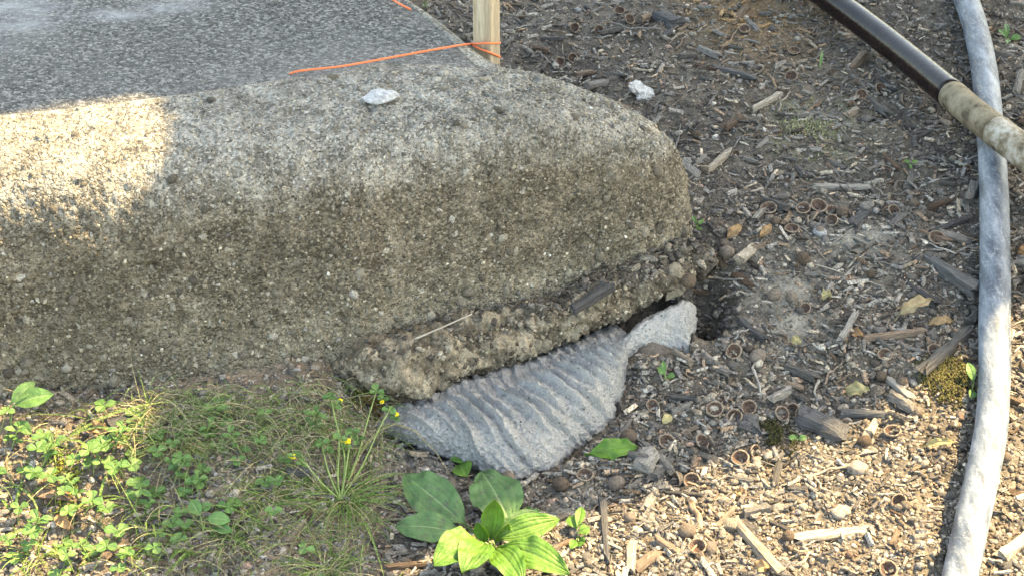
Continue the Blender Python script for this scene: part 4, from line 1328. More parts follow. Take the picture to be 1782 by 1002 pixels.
for k, (tp, p1, p2) in enumerate(tips):
    E_ = hx(*tp)
    mstem([hx(*p1), hx(*p2), E_])
    trifoliate(md, E_, rng.uniform(0, 6), .0085, .5, 'clover', k)
    Q = E_ + np.array([.006, -.003, -.008])
    stem_part('stem', md, [E_, (E_ + Q) / 2 + np.array([.002, 0, 0]), Q], .0005)
    trifoliate(md, Q, rng.uniform(0, 6), .007, .5, 'clover', k + 20)
for (u, v, h) in [(592, 697, .045), (665, 699, .048), (690, 721, .042), (598, 766, .042), (605, 768, .042), (509, 795, .028)]:
    flower(hx(u, v, h), .0036 if (u, v) in ((598, 766), (605, 768), (509, 795)) else .0026)

# ------------------------------------------------------------------ grass
def blades(specs):
    """specs: list of (p0, p1, p2, width, colour)"""
    Vs, Cs, Fs, b = [], [], [], 0
    n = 7
    t = np.linspace(0, 1, n)
    F0 = gridf(n, 3)
    for p0, p1, p2, w, c in specs:
        P = (1 - t)[:, None] ** 2 * p0 + 2 * (t * (1 - t))[:, None] * p1 + (t ** 2)[:, None] * p2
        T = np.gradient(P, axis=0)
        sd = np.cross(T, [0.12, -.45, .88])
        sd /= np.linalg.norm(sd, axis=1, keepdims=True) + 1e-9
        up = np.cross(sd, T)
        up /= np.linalg.norm(up, axis=1, keepdims=True) + 1e-9
        ww = (w * (1 - t ** 2.2) ** .8 * (0.55 + .45 * np.minimum(t * 5, 1)))[:, None] / 2
        V = np.stack([P - sd * ww, P - up * ww * .5, P + sd * ww], 1)
        Vs.append(V.reshape(-1, 3))
        Cs.append(np.repeat(np.asarray(c)[None], n * 3, 0))
        Fs.append(F0 + b)
        b += n * 3
    return np.vstack(Vs), np.vstack(Fs), np.vstack(Cs)
GREEN, PALE, STRAW = np.array((.095, .17, .042)), np.array((.19, .25, .085)), np.array((.31, .275, .155))
def gcolr(mixp, straw=.2):
    if rng.random() < straw:
        return STRAW * rng.uniform(.7, 1.2)
    c = GREEN * (1 - mixp) + PALE * mixp
    return c * rng.uniform(.75, 1.25)
def tuft(uv, n, L, label, w=.0011, straw=.2, az=(0, 6.283), up=.5, group=None, spread=.006):
    p0 = atz(*uv)
    sp = []
    for _ in range(n):
        a = rng.uniform(*az)
        l = L * rng.uniform(.45, 1.1)
        q = p0 + np.array([rng.normal() * spread, rng.normal() * spread, -.002])
        d = np.array([math.cos(a), math.sin(a), 0])
        rise = rng.uniform(.1, 1) * up
        p1 = q + d * l * .5 + np.array([0, 0, l * rise])
        p2 = q + d * l * (1 - .3 * rise)
        p2[2] = max(gz(p2[0], p2[1])[0] + .002, q[2] + l * (rise * .9 - .15) + rng.normal() * .004)
        sp.append((q, p1, p2, w * rng.uniform(.7, 1.3), gcolr(rng.random(), straw)))
    V, F, c = blades(sp)
    o = obj('grass_tuft', mesh_np('grass_tuft', V - p0, F, c), MAT['grass'])
    o.location = p0
    o['label'] = label
    o['category'] = 'grass tuft'
    if group:
        o['group'] = group
    return o
tuft((598, 862), 190, .085, 'fine-bladed grass tuft radiating left of the plantain', .0010, .15, (0, 6.283), .45)
tuft((575, 985), 90, .06, 'short dry grass tuft at the bottom edge left of centre', .0010, .45)
tuft((470, 870), 90, .06, 'thin grass tuft in shade left of the radiating tuft', .0009, .25)
tuft((400, 945), 80, .05, 'low grass tuft below the broad-leaved weed', .0009, .35)
tuft((300, 770), 90, .06, 'thin drooping grass tuft at the kerb foot beside the shadow edge', .0009, .3, (2.2, 7.2), .4)
tuft((215, 950), 34, .06, 'sunlit green grass tuft at lower left', .0014, .12)
tuft((60, 965), 30, .06, 'sunlit grass tuft in the bottom left corner', .0014, .15)
tuft((100, 780), 30, .05, 'bright sparse grass tuft beside the oval-leaved weed', .0014, .1)
for L_, uv_ in zip(['broad-bladed green grass clump on the sunlit bank left of centre', 'broad-bladed grass clump near the left edge below the oval-leaved weed', 'broad-bladed grass clump at the bottom edge under the clover', 'broad-bladed grass clump where sun meets shade below the kerb', 'broad-bladed dark grass clump in shade beside the broad-leaved weed'],
                   [(150, 880), (25, 870), (130, 990), (255, 905), (330, 960)]):
    tuft(uv_, 11, .055, L_, .0024, .1, (0, 6.283), .7)
# long single blades that can be told apart
lbl = ['long bright grass blade reaching right along the kerb foot', 'long bright grass blade slanting down through the clover', 'bright grass blade parallel to the slanting blade',
       'pale grass blade running in from the left edge near the bottom', 'thin bright grass blade near the bottom left pointing right', 'long green blade reaching the bottom edge from the radiating tuft', 'arching straw-coloured stem from the tuft to the plantain', 'thin green blade arching across to the left end of the grout', 'green blade lying across the left of the sunlit weeds']
lb_ = [((112, 768, .012), (210, 744, .03), (322, 742, .03), .0030, PALE), ((100, 774, .014), (160, 800, .02), (216, 884, .012), .0032, PALE), ((110, 766, .014), (200, 778, .03), (245, 834, .014), .0030, PALE),
       ((-30, 955, .01), (40, 932, .02), (88, 934, .012), .0032, PALE), ((78, 958, .010), (150, 958, .02), (232, 974, .012), .0026, GREEN * 1.3), ((608, 868, .010), (640, 930, .022), (672, 1015, .008), .0028, PALE),
       ((600, 850, .008), (690, 770, .05), (800, 870, .012), .0022, STRAW), ((600, 852, .008), (650, 780, .03), (735, 756, .028), .0014, PALE), ((5, 835, .012), (60, 880, .02), (62, 930, .010), .0024, PALE)]
for L_, (a, b_, c, w, cl) in zip(lbl, lb_):
    A_, B_, C_ = atz(a[0], a[1], a[2] * .3), atz(b_[0], b_[1], b_[2] * .6), atz(c[0], c[1], c[2])
    B2 = 2 * B_ - (A_ + C_) / 2
    V, F, cc_ = blades([(A_, B2, C_, w, cl)])
    o = obj('grass_stalk', mesh_np('grass_stalk', V - A_, F, cc_), MAT['grass'], label=L_, category='grass blade')
    o.location = A_
# uncountable fine grass over the bank
sp = []
while len(sp) < 950:
    u, v = rng.uniform(-40, 680), rng.uniform(690, 1040)
    if v < 700 + 0.05 * (u - 300) or (u > 560 and v < 740):
        continue
    dens = .8 if 230 < u < 640 else .18
    if u < 230 and v < 780:
        dens = .1
    if fbm(np.array([[u / 100, v / 100, 0]]), 1.2, 2, 9)[0] * .9 + dens < rng.uniform(0, 1.2):
        continue
    p0 = atz(u, v)
    if in_kerb(np.array([p0[0]]), np.array([p0[1]]))[0]:
        continue
    l = rng.uniform(.012, .05) if rng.random() < .8 else rng.uniform(.04, .085)
    a = rng.uniform(0, 6.28)
    d = np.array([math.cos(a), math.sin(a), 0])
    h = rng.uniform(.15, .8)
    p2 = p0 + d * l + np.array([0, 0, l * h * rng.uniform(-.1, .8)])
    p2[2] = max(p2[2], gz(p2[0], p2[1])[0] + .002)
    p1 = p0 + d * l * .5 + np.array([rng.normal() * l * .15, rng.normal() * l * .15, l * h * .8])
    sp.append((p0, p1, p2, rng.uniform(.0005, .0011), gcolr(rng.random() * .8, .45)))
# wiry tangle hanging against the kerb foot
for _ in range(620):
    u, v = rng.uniform(235, 665), rng.uniform(690, 800)
    p0 = atz(u, v)
    if in_kerb(p0[:1], p0[1:2])[0]:
        continue
    l = rng.uniform(.025, .075)
    a = rng.uniform(0, 6.28)
    d = np.array([math.cos(a), .55 * math.sin(a), 0])
    h_ = rng.uniform(.006, .030)
    p1 = p0 + d * l * .5 + np.array([0, -.004, h_ * 1.7])
    p2 = p0 + d * l + np.array([0, -.006, h_ * rng.uniform(-.2, .9)])
    p2[2] = max(p2[2], gz(p2[0], p2[1])[0] + .002)
    if in_kerb(np.array([p1[0], p2[0]]), np.array([p1[1], p2[1]])).any():
        continue
    sp.append((p0, p1, p2, rng.uniform(.0005, .0010), gcolr(rng.random() * .9, .5) * np.array([1.0, 1.0, 1.15])))
V, F, c = blades(sp)
obj('grass', mesh_np('grass', V, F, c), MAT['grass'], kind='stuff', label='fine short grass and dry stalks over the bank below the kerb')

# ------------------------------------------------------------------ mulch: shapes
def chip_proto(seed, n=7, fine=True):
    """split piece of wood: flat faces, splintered ends"""
    r = np.random.default_rng(seed)
    t = np.linspace(-.5, .5, n)
    if fine:
        sec = np.array([(-1, -.8), (-.15, -1), (.95, -.85), (1, .1), (.7, .85), (-.1, 1), (-.8, .7), (-1, .0)]) * np.array([1, 1]) + r.uniform(-.12, .12, (8, 2))
        end0, end1 = r.uniform(-.13, .13, 8), r.uniform(-.13, .13, 8)
    else:
        sec = np.array([(-1, -1), (1, -.8), (.9, .9), (-.9, 1)])
        end0, end1 = r.uniform(-.12, .12, 4), r.uniform(-.12, .12, 4)
    k = len(sec)
    tap0, tap1 = r.uniform(.55, 1.0), r.uniform(.35, 1.0)
    bow, skew = r.uniform(-.25, .25), r.uniform(-.35, .35)
    V = []
    for i in range(n):
        w = .5 * (tap0 + (tap1 - tap0) * i / (n - 1)) * (1 + r.uniform(-.06, .06))
        tx = t[i] + (end0 if i == 0 else (end1 if i == n - 1 else 0))
        y = sec[:, 0] * w + skew * t[i] + r.normal(size=k) * .025
        z = sec[:, 1] * .5 * (.75 + .25 * w * 2) + bow * math.cos(t[i] * 3) + r.normal(size=k) * .05
        V.append(np.stack([tx * np.ones(k), y, z], 1))
    V = np.vstack(V)
    F = gridf(n, k, True)[:, ::-1]
    ends = [list(range(k)), list(range((n - 1) * k, n * k))[::-1]]
    tri = [(e[0], e[a], e[a + 1]) for e in ends for a in range(1, k - 1)]
    return V, np.vstack([F[:, :3], F[:, [0, 2, 3]], np.array(tri)])
def twig_proto(seed, sides=6, n=8):
    r = np.random.default_rng(seed)
    t = np.linspace(-.5, .5, n)
    P = np.stack([t, np.cumsum(r.normal(size=n)) * .035, np.cumsum(r.normal(size=n)) * .02], 1)
    P[:, 1:] -= P[:, 1:].mean(0)
    V, F = tube(P, .5 * np.linspace(.06, .035, n) * (1 + .2 * r.normal(size=n)), sides, True)
    q = F[0]
    F = np.vstack([q[:, :3], q[:, [0, 2, 3]], F[1], F[2]])
    return V, F[:, ::-1]
def cap_proto(seed):
    r = np.random.default_rng(seed)
    dp = r.uniform(.75, 1.05)
    pr = [(0, -dp * .72), (.12, -dp * .76), (.16, -dp * .66), (.55, -dp * .58), (.86, -dp * .28), (1.0, .05), (1.02, .25), (.95, .33), (.82, .27), (.72, 0), (.55, -dp * .3), (.25, -dp * .42), (0, -dp * .44)]
    n = 18
    th = np.linspace(0, 2 * np.pi, n, endpoint=False)
    V, col = [], []
    for k, (a, z) in enumerate(pr):
        wob = 1 + .05 * np.cos(2 * th + seed) + .03 * r.normal(size=n)
        V.append(np.stack([a * np.cos(th) * wob, a * np.sin(th) * wob, z + .03 * np.sin(th * 3 + seed) * a], 1))
        col.append(np.tile([(1. if k >= 8 else 0.), (1. if k in (6, 7) else 0.), 0], (n, 1)))
    return np.vstack(V), gridf(len(pr), n, True)[:, ::-1], np.vstack(col)
def acorn_proto(seed):
    pr = [(0, -1.05), (.4, -1.0), (.75, -.7), (.95, -.25), (1.0, .15), (.9, .6), (.6, .95), (.25, 1.12), (.08, 1.25), (0, 1.27)]
    n = 14
    th = np.linspace(0, 2 * np.pi, n, endpoint=False)
    V = np.vstack([np.stack([a * np.cos(th), a * np.sin(th), np.full(n, z)], 1) for a, z in pr])
    V += .05 * np.stack([vnoise(V + seed, 1.5, 1), vnoise(V + seed, 1.5, 2), vnoise(V + seed, 1.5, 3)], 1)
    return V, gridf(len(pr), n, True)[:, ::-1]

CHIPS = [chip_proto(k) for k in range(8)]
TWIGS = [twig_proto(k) for k in range(6)]
CLOD0 = [lump(0, k, .3) for k in range(6)]
CLOD1 = [lump(1, k + 10, .32) for k in range(6)]
SLIV = [chip_proto(k + 30, 4, False) for k in range(6)]

def free_xy(n, near_bias=True):
    """random places on open ground in view"""
    out = []
    n = int(n * 1.28)
    while sum(len(o) for o in out) < n:
        u, v = rng.uniform(-160, 2060, n), 1110 - 1170 * rng.random(n)
        x = (u - 891) / FPX
        dy = (501 - v) / FPX
        z = np.zeros(n)
        for _ in range(10):
            t = (z - CAM_H) / (-SP + dy * CP)
            X, Y = x * t, (CP + dy * SP) * t
            z = .5 * z + .5 * g(X, Y)
        ok = ~in_kerb(X, Y, 0.0) & ~((X < -.02) & (Y > 2.0) & in_kerb(X, Y, .03))
        out.append(np.stack([X, Y], 1)[ok])
    return np.vstack(out)[:n]
# ------------------------------------------------------------------ crumbs and fine fragments: nobody could count them
def bare(X, Y):
    o = np.zeros(len(X))
    for (u, v, a, b) in [(1500, 415, 70, 32), (1365, 495, 56, 30), (1385, 560, 50, 36), (990, 890, 36, 26)]:
        c0 = atg(u, v)
        o = np.maximum(o, np.exp(-((X - c0[0]) / (a * .00058)) ** 2 - ((Y - c0[1]) / (b * .0011)) ** 2))
    return o
def crumbs(n, rmin, rmax, protos, name, label, pw=2.0, front=False):
    xy = free_xy(n)
    if front:
        xy = xy[rng.random(len(xy)) < sstep(2.0, 1.72, xy[:, 1]) * sstep(-.02, .12, xy[:, 0])]
    X, Y = xy[:, 0], xy[:, 1]
    m = ~under_grout(X, Y, .90)
    # barer clay patches carry fewer crumbs
    m &= rng.random(len(X)) > .85 * bare(X, Y)
    m &= (X > -.12) | (rng.random(len(X)) < .85)
    X, Y = X[m], Y[m]
    k = len(X)
    r = rmin + (rmax - rmin) * rng.random(k) ** pw
    pos = np.stack([X, Y, gz(X, Y) + r * rng.uniform(-.1, .55, k)], 1)
    sc3 = np.stack([r * rng.uniform(.9, 1.5, k), r * rng.uniform(.8, 1.1, k), r * rng.uniform(.55, .9, k)], 1)
    pal_ = np.array([(0.179, 0.156, 0.128), (0.243, 0.215, 0.179), (0.314, 0.275, 0.224), (0.134, 0.115, 0.096), (0.205, 0.192, 0.179), (0.282, 0.198, 0.154), (0.397, 0.365, 0.314)])
    c = pal_[rng.choice(7, k, p=[.22, .22, .18, .15, .15, .03, .05])] * rng.uniform(.55, 1.5, (k, 1)) * (np.array([1.3, 1.2, 1.1]) if front else 1.0)  # front grains coloured lighter and warmer to brighten the sunlit ground
    return obj(name, scatter_mesh(name, protos, pos, rots(rng.uniform(0, 6.28, k), rng.uniform(-.5, .5, k), rng.uniform(-.5, .5, k)), sc3, c), MAT['bits'], kind='stuff', label=label)
crumbs(30000, .0010, .0027, CLOD0, 'soil_crumbs', 'fine grey-brown soil crumbs covering the open ground')
crumbs(16000, .0012, .0034, CLOD0, 'sun_tinted_grit', 'crumbly topsoil grains in the foreground, tinted paler to read as sunlit', 1.6, True)
crumbs(3600, .0024, .0052, CLOD1, 'soil_clods', 'small soil clods and grit strewn through the mulch', 2.2)
def fragments(n, lmin, lmax, protos, name, label, fat):
    xy = free_xy(n)
    X, Y = xy[:, 0], xy[:, 1]
    m = ~under_grout(X, Y, .90) & ((X > -.12) | (rng.random(len(X)) < .3)) & ~((X > .24) & (Y < 1.86) & (rng.random(len(X)) < .6)) & (rng.random(len(X)) > .9 * bare(X, Y))
    X, Y = X[m], Y[m]
    k = len(X)
    L = lmin + (lmax - lmin) * rng.random(k) ** 1.8
    wd = L * rng.uniform(*fat, k)
    pos = np.stack([X, Y, gz(X, Y) + wd * .5 + .001], 1)
    sc3 = np.stack([L, wd, wd * rng.uniform(.35, .8, k)], 1)
    pal_ = np.array([(0.165, 0.154, 0.143), (0.231, 0.215, 0.193), (0.308, 0.28, 0.243), (0.11, 0.097, 0.086), (0.264, 0.193, 0.138), (0.408, 0.341, 0.259)])
    ob_ = atg(1300, 20)
    om_ = np.exp(-(((X - ob_[0]) / .09) ** 2 + ((Y - ob_[1]) / .2) ** 2))
    c = pal_[rng.choice(6, k, p=[.28, .25, .13, .19, .09, .06])] * rng.uniform(.45, 1.6, (k, 1))
    om_ = (om_ * (rng.random(k) < .8))[:, None]
    c = c * (1 - om_) + om_ * np.array((.36, .235, .12)) * rng.uniform(.7, 1.2, (k, 1))
    return obj(name, scatter_mesh(name, protos, pos, rots(rng.uniform(0, 6.28, k), rng.uniform(-.3, .3, k), rng.uniform(-1, 1, k)), sc3, c, False), MAT['bits'], kind='stuff', label=label)
fragments(15000, .004, .015, SLIV, 'wood_slivers', 'fine wood slivers mixed through the mulch', (.14, .40))
xy = None
TW0 = [twig_proto(k + 20, 4, 5) for k in range(5)]
def twiglets(n):
    xy = free_xy(n)
    X, Y = xy[:, 0], xy[:, 1]
    m = ~under_grout(X, Y, .90)
    X, Y = X[m], Y[m]
    k = len(X)
    L = rng.uniform(.008, .026, k)
    c = np.array((.25, .215, .17))[None] * rng.uniform(.5, 1.45, (k, 1))
    pos = np.stack([X, Y, gz(X, Y) + .0022], 1)
    w = rng.uniform(.010, .022, k) / L
    return obj('twiglets', scatter_mesh('twiglets', TW0, pos, rots(rng.uniform(0, 6.28, k), rng.uniform(-.2, .2, k), rng.uniform(0, 6, k)), np.stack([L, L * w, L * w], 1), c), MAT['bits'], kind='stuff', label='hair-thin twig ends and stalks scattered through the mulch')
twiglets(1900)
fragments(1500, .010, .021, [chip_proto(k + 50, 5, True) for k in range(8)], 'bark_chips', 'countless small weathered bark and wood chips of the mulch', (.2, .42))

# ------------------------------------------------------------------ pieces one can tell apart
def region(u, v, lit_):
    if u < 640 and v > 640:
        return 'in the weedy bank below the kerb'
    if lit_:
        return ('in the sunlit mulch right of the hose' if u > 1745 else 'in the sunlit mulch left of the hose')
    if u > 1745:
        return 'in the shaded mulch right of the hose'
    if v < 150 and u < 1180:
        return 'in the mulch beside the wooden stake'
    if v < 330:
        return 'in the mulch below the dark pipe'
    if v < 640:
        return 'in the shaded mulch between kerb end and hose'
    return 'in the shaded mulch right of the grout'
CHIP_ME = [mesh_np('chip', V, F, None, False) for V, F in CHIPS]
TWIG_ME = [mesh_np('twig', V, F) for V, F in TWIGS]
CAPS = [cap_proto(k) for k in range(5)]
CAP_ME = [mesh_np('cap', V, F, c) for V, F, c in CAPS]
ACORN_ME = [mesh_np('acorn', *acorn_proto(k)) for k in range(3)]
PEB_ME = [mesh_np('pebble', lump(2, 80 + k, .26, 1.2)[0] * np.array([1.2, 1, .7]), ICO[2][1]) for k in range(5)]
MESHES = {}
def with_mat(me, key):
    """same shape, own material slot"""
    k = (me.name, key)
    if k not in MESHES:
        c = me.copy()
        c.materials.clear()
        c.materials.append(MAT[key])
        MESHES[k] = c
    return MESHES[k]
taken = []
def drop(kind, me, key, u, v, s3, yaw, pitch=0., roll=0., label=None, group=None, cat=None, lift=.5, xyz=None):
    P = atz(u, v) if xyz is None else xyz
    o = bpy.data.objects.new(kind, with_mat(me, key))
    COL.objects.link(o)
    o.location = (P[0], P[1], P[2] + lift)
    o.rotation_euler = (roll, pitch, yaw)
    o.scale = s3
    if label is None:
        lt = bool(lit(np.array([[P[0], P[1], P[2] + .01]]))[0])
        label_, rg = None, region(u, v, lt)
        label = '%s %s' % (group, rg)
        group = '%ss %s' % (cat, rg)
        o['group'] = group
    elif group:
        o['group'] = group
    o['label'] = label
    o['category'] = cat
    taken.append((P[0], P[1], max(s3[0], s3[1])))
    return o
PX = .00057
def chip(u, v, Lpx, Wpx, ang, key='wood_grey', label=None, th=.4, k=None, pitch=0., roll=0., off=0.):
    """ang: direction seen in the photograph, degrees counter-clockwise"""
    P = atz(u, v)
    sc_ = np.linalg.norm(P - np.array([0, 0, CAM_H])) / FPX
    a = math.radians(ang)
    dx, dy = math.cos(a) * Lpx * sc_, math.sin(a) * Lpx * sc_ / .52
    L = math.hypot(dx, dy)
    W = Wpx * sc_ * (1.0 + .35 * abs(math.cos(a)))
    me = CHIP_ME[(u + v) % 8 if k is None else k]
    return drop('wood_chip', me, key, u, v, (L, W, W * th), math.atan2(dy, dx), pitch, roll, label, {'wood_dark': '', 'wood_grey': 'small weathered grey wood chip', 'wood_tan': 'small pale tan wood chip', 'wood_brown': 'small brown bark chip'}[key] if label is None else None, 'wood chip', W * th * .42 + .001 + off)
def twig(u0, v0, u1, v1, Wpx, key='wood_grey', label=None, k=0, off=0.):
    A_, B_ = atz(u0, v0), atz(u1, v1)
    C_ = (A_ + B_) / 2
    d = B_ - A_
    L = np.linalg.norm(d)
    w = Wpx * PX
    s = w / .048
    return drop('twig', TWIG_ME[k % 6], key, (u0 + u1) / 2, (v0 + v1) / 2, (L, s, s), math.atan2(d[1], d[0]), -math.asin(np.clip(d[2] / L, -1, 1)), rng.uniform(0, 6), label, {'wood_grey': 'thin grey twig', 'wood_tan': 'thin pale twig', 'wood_brown': 'thin brown twig'}[key] if label is None else None, 'twig', w * .5 + .0015 + off, xyz=C_)
def cap(u, v, Dpx, yaw, tilt, label=None, k=0):
    P = atz(u, v)
    sc_ = np.linalg.norm(P - np.array([0, 0, CAM_H])) / FPX
    r = Dpx * sc_ / 1.8
    return drop('acorn_cup', CAP_ME[k % 5], 'cap', u, v, (r, r, r), (yaw if label is None else yaw + rng.uniform(-.5, .5)), tilt, 0, label, 'brown acorn cap' if label is None else None, 'acorn cap', r * (rng.uniform(.15, .5) if label is None else rng.uniform(.5, .72)))
def acorn(u, v, Dpx, yaw, label=None, k=0, tilt=1.4):
    P = atz(u, v)
    sc_ = np.linalg.norm(P - np.array([0, 0, CAM_H])) / FPX
    r = Dpx * sc_ / 2
    return drop('acorn', ACORN_ME[k % 3], 'acorn', u, v, (r, r, r * 1.0), yaw, tilt, 0, label, 'dusty brown acorn' if label is None else None, 'acorn', r * .75)
def pebble(u, v, Dpx, yaw, key='pebble', label=None, k=0):
    P = atz(u, v)
    sc_ = np.linalg.norm(P - np.array([0, 0, CAM_H])) / FPX
    r = Dpx * sc_ / 2.2
    return drop('pebble', PEB_ME[k % 5], key, u, v, (r, r, r), yaw, 0, 0, label, 'small rounded grey-brown pebble' if label is None else None, 'pebble', r * .35)

# pieces recognisable in the photograph
G_, T_, B_k = 'wood_grey', 'wood_tan', 'wood_brown'
for a in [(1448, 927, 122, 36, 8, T_, 'large flat tan wood chip in the sunlit mulch near the bottom', .22),
          (1428, 742, 76, 36, -22, G_, 'dark rounded bark slab with grain just above the shadow edge', .55),
          (1508, 723, 78, 20, 0, G_, 'flat grey wood piece right of the dark bark slab', .5),
          (1645, 622, 118, 17, 32, G_, 'long straight grey splint ending against the hose', .8),
          (1660, 490, 82, 24, -42, G_, 'thick ridged dark grey stick slanting towards the hose', .7),
          (1492, 384, 46, 22, 32, G_, 'dark slate-grey chip near the row of acorn caps', .4),
          (1250, 287, 58, 12, 38, T_, 'pale split stick right of the kerb nose', .8),
          (1336, 182, 60, 10, 30, T_, 'pale peeled stick in the mulch right of the white flake', .8),
          (1460, 328, 100, 11, -2, G_, 'long grey flat strip lying level above the acorn caps', .6),
          (1200, 703, 64, 20, -2, G_, 'curved flat dark bark piece right of the grout', .3),
          (1301, 742, 20, 44, 70, G_, 'pointed dark bark sliver by the moss clump', .4),
          (1125, 812, 34, 34, 40, G_, 'grey slab chip beside the crumpled green leaf', .4),
          (1137, 860, 52, 22, 62, G_, 'narrow flat grey chip pointing up below the acorn pair', .35),
          (1052, 930, 84, 15, 90, G_, 'dark upright-lying stick at the shadow edge right of the weed', .8),
          (1192, 863, 66, 11, -3, G_, 'thin dark strip lying level just above the sunlit mulch', .7),
          (1145, 800, 56, 13, -48, G_, 'slanting brown split stick right of the crumpled leaf', .8),
          (1320, 960, 90, 22, -48, T_, 'long pale splint slanting down at the bottom of the sunlit mulch', .6),
          (1255, 912, 62, 14, 42, T_, 'pale diagonal splint beside the reddish stalk', .6),
          (1098, 972, 46, 20, 82, T_, 'short pale chip standing in the sunlit edge below the dark stick', .5),
          (1030, 512, 70, 20, 32, G_, 'dark grey splinter resting on the rubble ledge', .5),
          (1163, 40, 36, 26, -40, G_, 'grey-blue flat chip right of the stake', .5),
          (1160, 65, 20, 12, 30, G_, 'small slate chip lying below the grey-blue chip', .5),
          (1545, 160, 26, 10, -70, G_, 'small upright grey chip below the dark pipe', .6),
          (1560, 390, 34, 14, 38, G_, 'short grey chip left of the hose above the hollow', .6),
          (1690, 350, 36, 20, 60, G_, 'grey bark lump touching the left side of the hose', .6),
          (1650, 400, 70, 11, 22, G_, 'dark splint lying up to the hose', .7),
          (1600, 510, 60, 14, -38, G_, 'dark thick twig fragment above the withered leaf', .8),
          (1560, 590, 100, 10, 6, B_k, 'long dark stick below the withered leaf', 1.0),
          (1310, 575, 50, 14, -42, G_, 'grey stick slanting right of the dark hole', .7),
          (1240, 175, 30, 8, 60, G_, 'short grey splinter right of the white flake', .7),
          (1275, 135, 70, 9, -18, G_, 'dark slender chip left of the pale peeled stick', .7),
          (1255, 130, 80, 9, -14, B_k, 'long brown bark strip above the white flake', .6),
          (220, 738, 52, 28, 28, G_, 'dark bark chip leaning against the kerb foot at left', .4),
          (92, 855, 26, 60, 95, B_k, 'brown split bark piece standing in the sunlit weeds', .25),
          (522, 822, 44, 16, 4, G_, 'dark weathered chip in the shaded grass', .6),
          (710, 985, 70, 16, 6, B_k, 'dark flat stick left of the bright plantain leaves', .5),
          (1750, 640, 50, 12, 40, T_, 'pale chip just right of the hose at the shadow edge', .5),
          (1765, 960, 60, 26, 30, T_, 'big pale chip in the bottom right corner', .4)]:
    key_ = 'wood_dark' if (a[5] == G_ and any(w_ in a[6] for w_ in ('dark', 'slate', 'grey-blue'))) else a[5]
    oc = chip(a[0], a[1], a[2], a[3], a[4], key_, a[6], a[7])
    if a[6].startswith('dark grey splinter'):
        oc.location = at(1030, 512, .104) - np.array([0, .004, 0])
o = taken and bpy.data.objects
for q in [(1385, 395, 1445, 455, 3.2, T_, 'bent pale dry stalk below the row of acorn caps'), (1415, 455, 1535, 500, 2.6, T_, 'long thin pale stalk slanting down right, upper part'), (1535, 500, 1582, 555, 2.4, T_, 'lower end of the long thin pale stalk'),
          (1555, 372, 1595, 402, 8, G_, 'crooked knobbly twig right of the slate-grey chip'), (1630, 540, 1672, 518, 3, T_, 'thin pale leaf stalk above the withered leaf'),
          (1397, 832, 1480, 815, 5, T_, 'slender pale twig in the sunlit mulch left of the hose'), (1382, 975, 1450, 960, 6, T_, 'pale twig along the bottom edge'), (1462, 990, 1525, 990, 5, T_, 'short pale twig at the bottom edge near the hose'),
          (1212, 890, 1228, 955, 10, B_k, 'thick ribbed reddish stalk standing in the sunlit mulch'), (1080, 755, 1165, 740, 2.4, G_, 'thin dark stalk between the grout and the yellow leaf bit'),
          (950, 60, 1010, 68, 4, B_k, 'long brown twig right of the stake'), (880, 60, 960, 45, 4, G_, 'grey twig just behind the stake'), (1060, 50, 1150, 60, 5, G_, 'grey twig running past the cluster of caps'),
          (1170, 255, 1190, 215, 4, G_, 'short twig leaning at the back of the kerb nose'), (1420, 655, 1425, 715, 5, G_, 'upright crooked twig above the dark bark slab'), (1515, 680, 1530, 712, 6, G_, 'grey twig stub above the flat wood piece'),
          (1700, 55, 1790, 45, 6, B_k, 'dark twig right of the hose at the top'), (1305, 640, 1330, 690, 4, G_, 'thin grey twig left of the cap cluster'), (770, 575, 822, 535, 2.2, T_, 'pale dry stalk rising from the rubble ledge against the kerb')]:
    if 'rubble ledge' in q[6]:
        P0, P1 = at(720, 585, .094), at(822, 537, .118)
        P0[1] -= .006
        P1[1] -= .010
        V, F = tube(crom([P0, (P0 + P1) / 2 + np.array([0, -.004, .002]), P1], 6) - P0, np.linspace(.0012, .0006, 13), 6)
        o = obj('twig', mesh_np('twig', V, F), MAT['wood_tan'], label=q[6], category='twig')
        o.location = P0
    else:
        twig(q[0], q[1], q[2], q[3], q[4], q[5], q[6], q[0])
